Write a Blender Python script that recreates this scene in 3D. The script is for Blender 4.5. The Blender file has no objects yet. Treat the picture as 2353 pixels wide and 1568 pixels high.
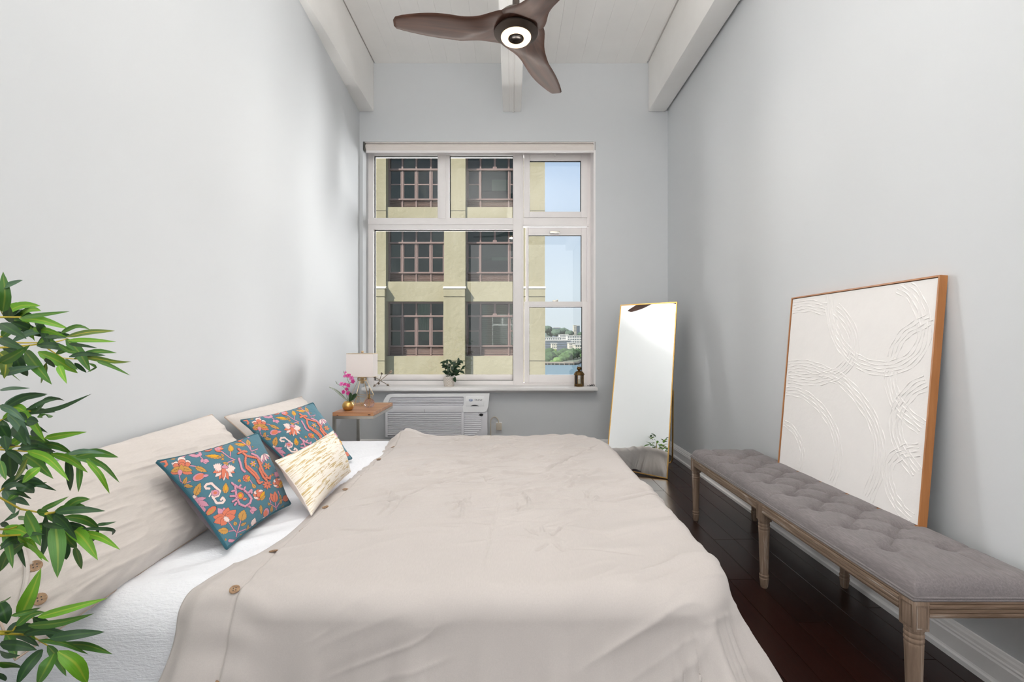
import bpy, bmesh, math, random
import numpy as np
from mathutils import Vector, Matrix
from mathutils.bvhtree import BVHTree

random.seed(7)
np.random.seed(7)
SC = bpy.context.scene
COL = SC.collection
PI = math.pi

# ------------------------------------------------------------------ camera, sky, light, exposure
CAM_Z = 1.15
FPX = 1046.0
cam_data = bpy.data.cameras.new('camera')
cam_data.sensor_width = 36.0
cam_data.lens = FPX / 2353.0 * 36.0
cam_data.clip_start = 0.02
cam_data.clip_end = 6000
cam = bpy.data.objects.new('camera', cam_data)
COL.objects.link(cam)
cam.location = (0, 0, CAM_Z)
cam.rotation_euler = (PI / 2, 0, 0)
SC.camera = cam

SC.view_settings.view_transform = 'Standard'
SC.view_settings.look = 'None'
SC.view_settings.gamma = 1.0
SC.view_settings.use_curve_mapping = False
SC.view_settings.exposure = 0.0
SC.cycles.use_denoising = True
SC.cycles.max_bounces = 14
SC.cycles.diffuse_bounces = 8
SC.cycles.transparent_max_bounces = 24
SC.cycles.sample_clamp_indirect = 6.0
SC.cycles.caustics_reflective = False
SC.cycles.caustics_refractive = False


def lin(c):
    if isinstance(c, str):
        c = [int(c[i:i + 2], 16) for i in (0, 2, 4)]
    o = []
    for v in c:
        v = v / 255.0
        o.append(v / 12.92 if v <= 0.04045 else ((v + 0.055) / 1.055) ** 2.4)
    return tuple(o)


world = bpy.data.worlds.new('sky')
SC.world = world
world.use_nodes = True
wn = world.node_tree.nodes
wl = world.node_tree.links
wn.clear()
w_tc = wn.new('ShaderNodeTexCoord')
w_sep = wn.new('ShaderNodeSeparateXYZ')
w_map = wn.new('ShaderNodeMapRange')
w_map.inputs['From Min'].default_value = -0.1
w_map.inputs['From Max'].default_value = 1.0
w_ramp = wn.new('ShaderNodeValToRGB')
els = w_ramp.color_ramp.elements
els[0].position = 0.0
els[0].color = lin((214, 226, 230)) + (1,)
els[1].position = 1.0
els[1].color = lin((120, 170, 226)) + (1,)
for pos, c in ((0.09, (216, 228, 234)), (0.2, (220, 236, 247)), (0.31, (206, 226, 247)), (0.44, (190, 216, 247)), (0.7, (150, 192, 238))):
    e = els.new(pos)
    e.color = lin(c) + (1,)
w_bg = wn.new('ShaderNodeBackground')
w_bg.inputs['Strength'].default_value = .95
w_out = wn.new('ShaderNodeOutputWorld')
wl.new(w_tc.outputs['Generated'], w_sep.inputs[0])
wl.new(w_sep.outputs['Z'], w_map.inputs['Value'])
wl.new(w_map.outputs[0], w_ramp.inputs['Fac'])
wl.new(w_ramp.outputs['Color'], w_bg.inputs['Color'])
wl.new(w_bg.outputs[0], w_out.inputs['Surface'])


def light(name, kind, loc, energy, color=(1, 1, 1), target=None, size=None, size_y=None):
    d = bpy.data.lights.new(name, kind)
    d.energy = energy
    d.color = color
    if kind == 'AREA':
        d.shape = 'RECTANGLE'
        d.size = size
        d.size_y = size_y or size
    o = bpy.data.objects.new(name, d)
    COL.objects.link(o)
    o.location = loc
    if target is not None:
        o.rotation_euler = (Vector(target) - Vector(loc)).to_track_quat('-Z', 'Y').to_euler()
    return o


sun = light('sun', 'SUN', (-20, -15, 30), 10.8, (1.0, 0.96, 0.90), target=(-20 + 13, -15 + 10, 30 - 14.8))
sun.data.angle = math.radians(0.6)
# added area lamps outside, out of view, strengthening the sky light through the window
light('sky_fill', 'AREA', (-0.2, 7.6, 6.4), 330, (0.98, 0.99, 1.0), target=(-0.1, 3.2, 1.5), size=5.5, size_y=3.0)
light('sky_fill', 'AREA', (8.0, 11.5, 4.0), 2050, (1.0, 0.995, 0.99), target=(-1.0, 3.5, 1.8), size=9.0, size_y=8.0)
light('sky_fill', 'AREA', (-9.6, 11.0, 4.0), 1500, (0.99, 0.995, 1.0), target=(1.2, 3.6, 1.4), size=9.0, size_y=8.0)
light('ceiling_fill', 'AREA', (-0.3, 8.6, -2.2), 560, (1.0, 0.985, 0.95), target=(0.0, 3.6, 3.4), size=6.0, size_y=3.6)  # added lamp below the sill, out of view, brightening the ceiling
for o_ in SC.objects:
    if o_.name.startswith(('sky_fill', 'ceiling_fill')):
        o_.data.spread = math.radians(95)
# added lamp overhead, out of view, aimed up to bounce light off the ceiling
light('bounce_fill', 'AREA', (0.1, 0.7, 2.95), 80, (1.0, 0.992, 0.982), target=(0.1, 0.6999, 4.05), size=1.4, size_y=2.4)
# added room-wide fill lamp behind the camera, lighting surfaces that face it
light('front_fill', 'AREA', (0.26, -2.1, 1.9), 52, (1.0, 0.99, 0.975), target=(0.26, 3.0, 1.9), size=2.7, size_y=3.6)

for o_ in SC.objects:
    if o_.name.startswith('bounce_fill'):
        o_.data.spread = math.radians(165)

# ------------------------------------------------------------------ helpers
ORIGIN = {}


def at(x, y, d):
    """a point seen at pixel (x, y) of the 2353 x 1568 photograph at distance d along the view axis"""
    return Vector(((x - 1176.5) * d / FPX, d, CAM_Z + (784.0 - y) * d / FPX))


def tag(o, label=None, cat=None, group=None, kind=None):
    if label:
        o['label'] = label
    if cat:
        o['category'] = cat
    if group:
        o['group'] = group
    if kind:
        o['kind'] = kind
    return o


def thing(name, loc, label=None, cat=None, group=None, kind=None):
    o = bpy.data.objects.new(name, None)
    o.empty_display_size = 0.1
    COL.objects.link(o)
    o.location = loc
    ORIGIN[o.name] = Vector(loc)
    return tag(o, label, cat, group, kind)


def link_mesh(name, me, mat, parent=None, origin=None):
    o = bpy.data.objects.new(name, me)
    COL.objects.link(o)
    if mat is not None:
        for m in (mat if isinstance(mat, (list, tuple)) else [mat]):
            me.materials.append(m)
    if parent is not None:
        o.parent = parent
        ORIGIN[o.name] = ORIGIN[parent.name]
    else:
        o.location = origin
        ORIGIN[o.name] = Vector(origin)
    return o


def mesh_np(name, V, F, mat, parent=None, smooth=True, sharp=None, uv=None, col=None, base=None):
    """V (n,3) array in world space, F list of tuples or (m,4) array"""
    V = np.asarray(V, dtype=np.float64)
    if parent is not None:
        org = ORIGIN[parent.name]
    elif base is not None:
        org = Vector(base)
    else:
        org = Vector(((V[:, 0].min() + V[:, 0].max()) / 2, (V[:, 1].min() + V[:, 1].max()) / 2, V[:, 2].min()))
    L = V - np.array(org)
    me = bpy.data.meshes.new(name)
    if isinstance(F, np.ndarray):
        n = len(F)
        k = F.shape[1]
        me.vertices.add(len(L))
        me.vertices.foreach_set('co', L.astype(np.float32).ravel())
        me.loops.add(n * k)
        me.loops.foreach_set('vertex_index', F.astype(np.int32).ravel())
        me.polygons.add(n)
        me.polygons.foreach_set('loop_start', np.arange(0, n * k, k, dtype=np.int32))
        me.update(calc_edges=True)
        me.validate()
    else:
        me.from_pydata([tuple(v) for v in L], [], [tuple(f) for f in F])
    if smooth:
        me.polygons.foreach_set('use_smooth', [True] * len(me.polygons))
        if sharp:
            me.set_sharp_from_angle(angle=math.radians(sharp))
    if uv is not None:
        lay = me.uv_layers.new(name='UVMap')
        li = np.empty(len(me.loops), dtype=np.int32)
        me.loops.foreach_get('vertex_index', li)
        lay.data.foreach_set('uv', np.asarray(uv, dtype=np.float32)[li].ravel())
    if col is not None:
        ca = me.color_attributes.new(name='print', type='FLOAT_COLOR', domain='POINT')
        c4 = np.ones((len(L), 4), dtype=np.float32)
        c4[:, :3] = col
        ca.data.foreach_set('color', c4.ravel())
    return link_mesh(name, me, mat, parent, org)


def grid_faces(nu, nv, wrap_u=False, off=0, flip=False):
    F = []
    iu = np.arange(nu if wrap_u else nu - 1)
    iv = np.arange(nv - 1)
    I, J = np.meshgrid(iu, iv, indexing='ij')
    I2 = (I + 1) % nu
    a = I * nv + J
    b = I2 * nv + J
    c = I2 * nv + J + 1
    d = I * nv + J + 1
    F = np.stack([a, b, c, d], -1).reshape(-1, 4) + off
    if flip:
        F = F[:, ::-1]
    return F


class MB:
    """collects shapes in world space; build() links them as one mesh object"""

    def __init__(self):
        self.V = []
        self.F = []
        self.UV = []

    def add(self, verts, faces):
        n = len(self.V)
        self.V += [tuple(v) for v in verts]
        self.F += [tuple(i + n for i in f) for f in faces]
        return self

    def box(self, x0, x1, y0, y1, z0, z1, bevel=0.0, M=None):
        if x0 > x1: x0, x1 = x1, x0
        if y0 > y1: y0, y1 = y1, y0
        if z0 > z1: z0, z1 = z1, z0
        if bevel <= 0:
            v = [(x, y, z) for x in (x0, x1) for y in (y0, y1) for z in (z0, z1)]
            f = [(0, 1, 3, 2), (4, 6, 7, 5), (0, 4, 5, 1), (2, 3, 7, 6), (0, 2, 6, 4), (1, 5, 7, 3)]
        else:
            b = min(bevel, (x1 - x0) * .49, (y1 - y0) * .49, (z1 - z0) * .49)
            bm = bmesh.new()
            bmesh.ops.create_cube(bm, size=1.0)
            for w in bm.verts:
                w.co = Vector((x0 + (w.co.x + .5) * (x1 - x0), y0 + (w.co.y + .5) * (y1 - y0), z0 + (w.co.z + .5) * (z1 - z0)))
            bmesh.ops.bevel(bm, geom=list(bm.edges), offset=b, segments=2, affect='EDGES', profile=0.6)
            bm.verts.index_update()
            v = [tuple(w.co) for w in bm.verts]
            f = [tuple(w.index for w in fc.verts) for fc in bm.faces]
            bm.free()
        if M is not None:
            v = [tuple(M @ Vector(p)) for p in v]
        return self.add(v, f)

    def tube(self, pts, r, n=8, closed=False, cap=True):
        P = [Vector(p) for p in pts]
        m = len(P)
        R = list(r) if hasattr(r, '__len__') else [r] * m
        T = []
        for i in range(m):
            if closed:
                t = P[(i + 1) % m] - P[i - 1]
            else:
                t = P[min(i + 1, m - 1)] - P[max(i - 1, 0)]
            T.append(t.normalized() if t.length > 1e-9 else Vector((0, 0, 1)))
        ref = Vector((0, 0, 1)) if abs(T[0].z) < .9 else Vector((1, 0, 0))
        N = (ref - T[0] * ref.dot(T[0])).normalized()
        V = []
        for i in range(m):
            N = (N - T[i] * N.dot(T[i]))
            N = N.normalized() if N.length > 1e-6 else T[i].orthogonal().normalized()
            B = T[i].cross(N)
            for k in range(n):
                a = 2 * PI * k / n
                V.append(P[i] + (N * math.cos(a) + B * math.sin(a)) * R[i])
        F = []
        for i in range(m if closed else m - 1):
            for k in range(n):
                j = (i + 1) % m
                F.append((i * n + k, i * n + (k + 1) % n, j * n + (k + 1) % n, j * n + k))
        if cap and not closed:
            F.append(tuple(range(n))[::-1])
            F.append(tuple((m - 1) * n + k for k in range(n)))
        return self.add(V, F)

    def lathe(self, prof, c=(0, 0, 0), n=24, M=None, caps=True):
        V = []
        for (r, z) in prof:
            for k in range(n):
                a = 2 * PI * k / n
                p = Vector((r * math.cos(a), r * math.sin(a), z))
                if M is not None:
                    p = M @ p
                V.append(Vector(c) + p)
        F = []
        for i in range(len(prof) - 1):
            for k in range(n):
                F.append((i * n + k, i * n + (k + 1) % n, (i + 1) * n + (k + 1) % n, (i + 1) * n + k))
        if caps:
            F.append(tuple(range(n))[::-1])
            F.append(tuple((len(prof) - 1) * n + k for k in range(n)))
        return self.add(V, F)

    def prism(self, poly, ax, a0, a1):
        """extrude a 2D polygon along axis ax ('x','y','z') from a0 to a1; poly in the other two axes in order"""
        n = len(poly)
        V = []
        for a in (a0, a1):
            for (p, q) in poly:
                V.append({'x': (a, p, q), 'y': (p, a, q), 'z': (p, q, a)}[ax])
        F = [(i, (i + 1) % n, n + (i + 1) % n, n + i) for i in range(n)]
        F += [tuple(range(n))[::-1], tuple(range(n, 2 * n))]
        return self.add(V, F)

    def sphere(self, c, r, n=12, m=8, s=(1, 1, 1)):
        prof = [(r * math.sin(PI * i / m) + 1e-5, -r * math.cos(PI * i / m)) for i in range(m + 1)]
        M = Matrix.Diagonal((s[0], s[1], s[2])).to_4x4()
        return self.lathe(prof, c, n, M, caps=False)

    def build(self, name, mat, parent=None, smooth=False, sharp=None, base=None, fixn=True):
        o = mesh_np(name, np.array(self.V), self.F, mat, parent, smooth=False, base=base)
        me = o.data
        if fixn:
            bm = bmesh.new()
            bm.from_mesh(me)
            bmesh.ops.recalc_face_normals(bm, faces=bm.faces)
            bm.to_mesh(me)
            bm.free()
        if smooth:
            me.polygons.foreach_set('use_smooth', [True] * len(me.polygons))
            me.set_sharp_from_angle(angle=math.radians(sharp or 40))
        return o


def boxes(*bs, bevel=0.0):
    m = MB()
    for b in bs:
        m.box(*b, bevel=bevel)
    return m


# ------------------------------------------------------------------ noise (value noise, vectorised)
_perm = np.random.RandomState(3).rand(256, 256)


def vnoise(x, y):
    xi = np.floor(x).astype(int)
    yi = np.floor(y).astype(int)
    xf = x - xi
    yf = y - yi
    u = xf * xf * xf * (xf * (xf * 6 - 15) + 10)
    v = yf * yf * yf * (yf * (yf * 6 - 15) + 10)
    a = _perm[xi & 255, yi & 255]
    b = _perm[(xi + 1) & 255, yi & 255]
    c = _perm[xi & 255, (yi + 1) & 255]
    d = _perm[(xi + 1) & 255, (yi + 1) & 255]
    return (a * (1 - u) + b * u) * (1 - v) + (c * (1 - u) + d * u) * v


def fbm(x, y, o=4):
    s = 0
    a = .5
    for i in range(o):
        s = s + a * (vnoise(x + 17.3 * i, y + 9.1 * i) - .5)
        x = x * 2.03
        y = y * 2.03
        a *= .5
    return s


def ridged(x, y, o=3):
    s = 0
    a = .5
    for i in range(o):
        s = s + a * (1 - np.abs(vnoise(x + 11.7 * i, y + 5.3 * i) * 2 - 1)) ** 3
        x = x * 2.1
        y = y * 2.1
        a *= .5
    return s


def sstep(e0, e1, x):
    t = np.clip((x - e0) / (e1 - e0), 0, 1)
    return t * t * (3 - 2 * t)


# ------------------------------------------------------------------ materials
class NT:
    def __init__(self, name):
        self.m = bpy.data.materials.new(name)
        self.m.use_nodes = True
        self.t = self.m.node_tree
        self.b = self.t.nodes['Principled BSDF']
        self.out = self.t.nodes['Material Output']

    def n(self, t, **kw):
        nd = self.t.nodes.new(t)
        for k, v in kw.items():
            setattr(nd, k, v)
        return nd

    def l(self, a, b):
        self.t.links.new(a, b)

    def coord(self, kind='Object', scale=(1, 1, 1), rot=(0, 0, 0)):
        tc = self.n('ShaderNodeTexCoord')
        mp = self.n('ShaderNodeMapping')
        mp.inputs['Scale'].default_value = scale
        mp.inputs['Rotation'].default_value = rot
        self.l(tc.outputs[kind], mp.inputs['Vector'])
        return mp.outputs[0]

    def noise(self, vec, scale=5, detail=4, rough=.55, dist=0):
        nd = self.n('ShaderNodeTexNoise')
        nd.inputs['Scale'].default_value = scale
        nd.inputs['Detail'].default_value = detail
        nd.inputs['Roughness'].default_value = rough
        nd.inputs['Distortion'].default_value = dist
        self.l(vec, nd.inputs['Vector'])
        return nd.outputs['Fac']

    def ramp(self, fac, stops, interp='LINEAR'):
        nd = self.n('ShaderNodeValToRGB')
        nd.color_ramp.interpolation = interp
        e = nd.color_ramp.elements
        e[0].position, e[0].color = stops[0][0], tuple(stops[0][1]) + (1,)
        e[1].position, e[1].color = stops[-1][0], tuple(stops[-1][1]) + (1,)
        for p, c in stops[1:-1]:
            q = e.new(p)
            q.color = tuple(c) + (1,)
        self.l(fac, nd.inputs['Fac'])
        return nd.outputs['Color']

    def bump(self, h, strength=.2, dist=.01):
        nd = self.n('ShaderNodeBump')
        nd.inputs['Strength'].default_value = strength
        nd.inputs['Distance'].default_value = dist
        self.l(h, nd.inputs['Height'])
        self.l(nd.outputs[0], self.b.inputs['Normal'])
        return nd

    def math(self, op, a, b=None):
        nd = self.n('ShaderNodeMath', operation=op)
        for i, v in enumerate((a, b)):
            if v is None:
                continue
            if isinstance(v, (int, float)):
                nd.inputs[i].default_value = v
            else:
                self.l(v, nd.inputs[i])
        return nd.outputs[0]

    def mix(self, fac, a, b, blend='MIX'):
        nd = self.n('ShaderNodeMix', data_type='RGBA', blend_type=blend)
        for s, v in ((nd.inputs[0], fac), (nd.inputs[6], a), (nd.inputs[7], b)):
            if isinstance(v, (int, float)):
                s.default_value = v
            elif isinstance(v, (tuple, list)):
                s.default_value = tuple(v) + ((1,) if len(v) == 3 else ())
            else:
                self.l(v, s)
        return nd.outputs[2]


def dark(c, k):
    return tuple(v * k for v in c)


def M_plain(name, c, rough=.5, metal=0, var=.08, scale=8, bump=0, bscale=60, spec=.5, coat=0):
    t = NT(name)
    c = lin(c)
    v = t.coord('Object')
    f = t.noise(v, scale, 4)
    t.l(t.ramp(f, [(.3, dark(c, 1 - var)), (.7, tuple(min(1, x * (1 + var * .4)) for x in c))]), t.b.inputs['Base Color'])
    t.b.inputs['Roughness'].default_value = rough
    t.b.inputs['Metallic'].default_value = metal
    t.b.inputs['Specular IOR Level'].default_value = spec
    t.b.inputs['Coat Weight'].default_value = coat
    if bump:
        t.bump(t.noise(v, bscale, 3), bump, .004)
    return t.m


def M_fabric(name, c, weave=900, wstr=.12, var=.06, rough=.9, nstr=.0, sheen=.15):
    t = NT(name)
    c = lin(c)
    v = t.coord('Object')
    f = t.noise(v, 3.0, 5)
    f2 = t.noise(t.coord('Object', (weave * .35, weave * .05, weave * .35)), 1.0, 2)
    base = t.ramp(f, [(.3, dark(c, 1 - var)), (.7, c)])
    fine = t.ramp(f2, [(.3, (1 - var * 1.3,) * 3), (.7, (1, 1, 1))])
    t.l(t.mix(1.0, base, fine, 'MULTIPLY'), t.b.inputs['Base Color'])
    t.b.inputs['Roughness'].default_value = rough
    t.b.inputs['Specular IOR Level'].default_value = .2
    t.b.inputs['Sheen Weight'].default_value = sheen
    h = t.noise(v, weave, 2)
    t.bump(h, wstr, .002)
    return t.m


def M_wood(name, c1, c2, axis='y', rough=.4, scale=1.0, coat=0.0, grain=.25, rnd=0.0, c3=None, spec=.5):
    t = NT(name)
    c1 = lin(c1)
    c2 = lin(c2)
    s = {'x': (1.2, 16, 16), 'y': (16, 1.2, 16), 'z': (16, 16, 1.2)}[axis]
    v0 = t.coord('Object', tuple(q * scale for q in s))
    oi = t.n('ShaderNodeObjectInfo')
    cmb = t.n('ShaderNodeVectorMath', operation='MULTIPLY_ADD')
    t.l(oi.outputs['Random'], cmb.inputs[0])
    cmb.inputs[1].default_value = (37.0, 53.0, 71.0)
    t.l(v0, cmb.inputs[2])
    f = t.noise(cmb.outputs[0], 1.4, 6, .62, .8)
    stops = [(.28, c1), (.72, c2)]
    if c3:
        stops = [(.25, c1), (.55, c2), (.68, lin(c3))]
    base = t.ramp(f, stops)
    if rnd:
        k = t.n('ShaderNodeMapRange')
        k.inputs['To Min'].default_value = 1 - rnd
        k.inputs['To Max'].default_value = 1 + rnd
        t.l(oi.outputs['Random'], k.inputs['Value'])
        cc = t.n('ShaderNodeCombineColor')
        for i in range(3):
            t.l(k.outputs[0], cc.inputs[i])
        base = t.mix(1.0, base, cc.outputs[0], 'MULTIPLY')
    t.l(base, t.b.inputs['Base Color'])
    t.b.inputs['Roughness'].default_value = rough
    t.b.inputs['Coat Weight'].default_value = coat
    t.b.inputs['Coat Roughness'].default_value = .15
    t.b.inputs['Specular IOR Level'].default_value = spec
    fg = t.noise(cmb.outputs[0], 6, 3)
    t.bump(fg, grain, .002)
    return t.m


def M_glass(name, tint=(1, 1, 1), refl=.06, rough=0.0):
    t = NT(name)
    tr = t.n('ShaderNodeBsdfTransparent')
    tr.inputs[0].default_value = tuple(tint) + (1,)
    gl = t.n('ShaderNodeBsdfGlossy')
    gl.inputs['Roughness'].default_value = rough
    fr = t.n('ShaderNodeFresnel')
    fr.inputs[0].default_value = 1.45
    mx = t.n('ShaderNodeMixShader')
    f = t.math('MULTIPLY', fr.outputs[0], refl / .04)
    t.l(f, mx.inputs[0])
    t.l(tr.outputs[0], mx.inputs[1])
    t.l(gl.outputs[0], mx.inputs[2])
    t.l(mx.outputs[0], t.out.inputs['Surface'])
    t.t.nodes.remove(t.b)
    return t.m


def M_emit(name, c, s):
    t = NT(name)
    t.b.inputs['Base Color'].default_value = lin(c) + (1,)
    t.b.inputs['Emission Color'].default_value = lin(c) + (1,)
    t.b.inputs['Emission Strength'].default_value = s
    return t.m


MAT = {}
MAT['wall'] = M_plain('wall_paint', (212, 214.5, 216.8), .75, var=.012, scale=1.3, bump=.03, bscale=140, spec=.25)
MAT['wallb'] = MAT['wall']
MAT['ceil'] = M_plain('ceiling_paint', (246, 244, 241), .6, var=.03, scale=3, bump=.12, bscale=40, spec=.3)
MAT['trim'] = M_plain('trim_paint', (240, 238, 237), .4, var=.02, scale=5, bump=.03, bscale=60)
MAT['winframe'] = M_plain('window_frame_paint', (243, 239, 238), .38, var=.025, scale=6, bump=.03, bscale=50)
MAT['gasket'] = M_plain('dark_gasket', (48, 50, 50), .6)
MAT['glass'] = M_glass('window_glass', (.99, .99, .985), .04)
MAT['plank'] = M_wood('dark_cherry_plank', (22, 8, 5), (46, 18, 12), 'y', .34, 1.0, .25, .08, .22, None, .35)
MAT['floorbase'] = M_plain('subfloor', (14, 8, 6), .8)
MAT['duvet'] = M_fabric('oatmeal_cotton', (196, 189, 185), 1100, .10, .045)
MAT['pillow'] = M_fabric('oatmeal_pillowcase', (213, 205, 199), 1100, .10, .05)
MAT['bench_fab'] = M_fabric('grey_linen', (136, 129, 130), 700, .35, .2, .95)
MAT['bench_wood'] = M_wood('weathered_oak', (98, 80, 66), (136, 116, 100), 'z', .9, 1.8, 0, .6, .06, (168, 156, 146), .25)
MAT['bench_rail'] = M_wood('weathered_oak_rail', (104, 86, 72), (132, 112, 96), 'y', .9, 1.8, 0, .6, .06, (172, 160, 150), .25)
MAT['gold'] = M_plain('brushed_gold', (214, 172, 104), .3, 1.0, .1, 30)
MAT['oldbrass'] = M_plain('aged_brass', (122, 96, 60), .42, 1.0, .35, 40)
MAT['champagne'] = M_plain('champagne_wire', (204, 180, 140), .3, 1.0, .05)
MAT['steel'] = M_plain('brushed_steel', (190, 186, 178), .32, 1.0, .06, 40)
MAT['tabletop'] = M_wood('table_wood', (150, 96, 62), (196, 148, 108), 'x', .5, .8, .1, .15)
MAT['frame_oak'] = M_wood('art_frame_oak', (150, 92, 44), (190, 128, 72), 'z', .5, .9, .1, .12)
MAT['frame_oak_y'] = M_wood('art_frame_oak_rail', (150, 92, 44), (190, 128, 72), 'y', .5, .9, .1, .12)
MAT['canvas'] = M_plain('white_plaster_canvas', (236, 233, 231), .7, var=.015, scale=14, bump=.25, bscale=26, spec=.2)
MAT['blade'] = M_wood('walnut_blade', (58, 36, 27), (94, 62, 48), 'x', .55, .9, .03, .06, 0, None, .3)
MAT['bronze'] = M_plain('bronze_hub', (74, 64, 58), .42, .75, .06)
MAT['acwhite'] = M_plain('white_plastic', (244, 245, 247), .4, var=.02)
MAT['acgrey'] = M_plain('grey_plastic', (226, 226, 231), .5, var=.03)
MAT['acdark'] = M_plain('dark_slot', (62, 62, 68), .7)
MAT['black'] = M_plain('black_plastic', (18, 18, 20), .35)
MAT['mirror'] = NT('mirror_glass').m
_b = MAT['mirror'].node_tree.nodes['Principled BSDF']
_b.inputs['Metallic'].default_value = 1
_b.inputs['Roughness'].default_value = .01
_b.inputs['Base Color'].default_value = (.93, .94, .93, 1)
MAT['beige'] = M_plain('beige_plug', (206, 196, 180), .5)
MAT['button'] = M_wood('coconut_button', (120, 88, 62), (178, 146, 112), 'x', .5, 6, 0, .2)
MAT['lampshade'] = M_fabric('white_linen_shade', (236, 228, 224), 900, .15, .02)

# ------------------------------------------------------------------ room shell
YB = 4.75          # window wall
YF = -2.2          # wall behind the camera
XR = 1.625         # right wall
ZC = 4.05          # ceiling


def xleft(y):
    return -1.592 + .0632 * (YB - y)


# floor with individual planks
fl = MB().box(-1.75, 1.8, YF - .1, YB + .1, -.12, -.014).build('floor', MAT['floorbase'])
tag(fl, 'dark cherry hardwood floor of long narrow planks', 'floor', kind='structure')
unit = MB().box(-.5, .5, -.5, .5, -.5, .5, bevel=0).V
pb = MB()
pb.box(-.5, .5, -.5, .5, -.5, .5)
pm = bpy.data.meshes.new('plank')
w_, e_ = .5, .012
# plank with small chamfered long edges, unit size
pv = [(-.5, -.5, -.5), (.5, -.5, -.5), (.5, .5, -.5), (-.5, .5, -.5),
      (-.5, -.5, .3), (.5, -.5, .3), (.5, .5, .3), (-.5, .5, .3),
      (-.488, -.499, .5), (.488, -.499, .5), (.488, .499, .5), (-.488, .499, .5)]
pf = [(3, 2, 1, 0), (0, 1, 5, 4), (1, 2, 6, 5), (2, 3, 7, 6), (3, 0, 4, 7), (4, 5, 9, 8), (5, 6, 10, 9), (6, 7, 11, 10), (7, 4, 8, 11), (8, 9, 10, 11)]
pm.from_pydata(pv, [], pf)
pm.materials.append(MAT['plank'])
PW = .1208
x = 1.047 - PW * 23
k = 0
rp = random.Random(11)
while x < 1.62:
    y = YF - rp.random() * .9
    while y < YB:
        L = rp.uniform(.75, 1.5)
        y0, y1 = max(y, YF), min(y + L, YB)
        if y1 - y0 > .05:
            o = bpy.data.objects.new('plank', pm)
            COL.objects.link(o)
            o.parent = fl
            xx0, xx1 = max(x, -1.62), min(x + PW, XR)
            o.location = Vector(((xx0 + xx1) / 2, (y0 + y1) / 2, -.007)) - ORIGIN[fl.name]
            o.scale = (xx1 - xx0 - .0012, y1 - y0 - .0012, .0135)
        y += L
    x += PW

# ceiling with painted boards
ce = MB().box(-1.9, 1.9, YF - .2, YB + .4, ZC + .018, ZC + .3).build('ceiling', MAT['ceil'])
tag(ce, 'white painted board ceiling between the beams', 'ceiling', kind='structure')
xb = -1.43
rb = random.Random(5)
while xb < 1.40:
    wb = rb.choice([.11, .16, .19, .14])
    x1 = min(xb + wb, 1.405)
    b = MB().box(xb + .0004, x1 - .0004, YF, YB, ZC + rb.uniform(0, .0008), ZC + .0178, bevel=.0006)
    b.build('ceiling_board', MAT['ceil'], ce)
    xb += wb

# walls
wr = MB().box(XR, XR + .2, YF - .2, YB + .3, -.12, ZC + .3).build('wall_right', MAT['wall'])
tag(wr, 'plain pale grey wall behind the tufted bench', 'wall', kind='structure')
a0, a1 = xleft(YF), xleft(YB)
wlm = MB()
wlm.prism([(a0, YF), (a1, YB), (a1 - .0, YB + .3), (-1.95, YB + .3), (-1.95, YF - .2), (a0, YF - .2)], 'z', -.12, ZC + .3)
wlo = wlm.build('wall_left', MAT['wall'])
tag(wlo, 'tall plain white wall at the head of the bed', 'wall', kind='structure')
OX0, OX1, OZ0, OZ1 = -1.556, .872, .640, 3.234
DW = .32
wb_ = MB()
wb_.box(-1.8, OX0, YB, YB + DW, -.12, ZC + .3)
wb_.box(OX1, XR + .1, YB, YB + DW, -.12, ZC + .3)
wb_.box(OX0, OX1, YB, YB + DW, OZ1, ZC + .3)
wb_.box(OX0, OX1, YB, YB + DW, -.12, OZ0)
wbo = wb_.build('wall_back', MAT['wallb'])
tag(wbo, 'pale grey end wall holding the large white window', 'wall', kind='structure')
ow = boxes((-1.95, OX0, YB + DW + .001, YB + DW + .04, -.12, ZC + .3), (OX1, XR + .2, YB + DW + .001, YB + DW + .04, -.12, ZC + .3),
           (OX0, OX1, YB + DW + .001, YB + DW + .04, OZ1, ZC + .3), (OX0, OX1, YB + DW + .001, YB + DW + .04, -.12, OZ0 - .01)).build('wall_bounce_skin', M_plain('dark_skin', (74, 60, 54), .9, var=.2))  # added dark layer, unseen, keeping bounced light off the facing building
tag(ow, 'added dark skin outside the window wall to cut bounced light', 'wall', kind='structure')
wf = MB().box(-1.9, XR + .2, YF - .2, YF, -.12, ZC + .3).build('wall_front', MAT['wall'])
tag(wf, 'plain wall behind the viewpoint', 'wall', kind='structure')

# baseboards
bp = [(XR, 0), (1.594, 0), (1.594, .018), (1.599, .024), (1.601, .03), (1.602, .082), (1.606, .088), (1.606, .094), (1.611, .098), (1.613, .108), (1.617, .114), (1.62, .122), (XR, .124)]
o = MB().prism(bp, 'y', YF, YB).build('baseboard_right', MAT['trim'])
tag(o, 'white moulded baseboard along the wall behind the bench', 'baseboard', kind='structure')
bp2 = [(YB - (XR - p), q) for p, q in bp]
o = MB().prism(bp2, 'x', -1.58, 1.594).build('baseboard_back', MAT['trim'])
tag(o, 'white moulded baseboard under the window wall', 'baseboard', kind='structure')
m = MB()
V = []
nb = len(bp)
for yy in (YF, YB):
    for p, q in bp:
        V.append((xleft(yy) + (XR - p), yy, q))
m.add(V, [(i, (i + 1) % nb, nb + (i + 1) % nb, nb + i) for i in range(nb)] + [tuple(range(nb)), tuple(range(nb, 2 * nb))])
o = m.build('baseboard_left', MAT['trim'])
tag(o, 'white moulded baseboard behind the bed head', 'baseboard', kind='structure')

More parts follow.
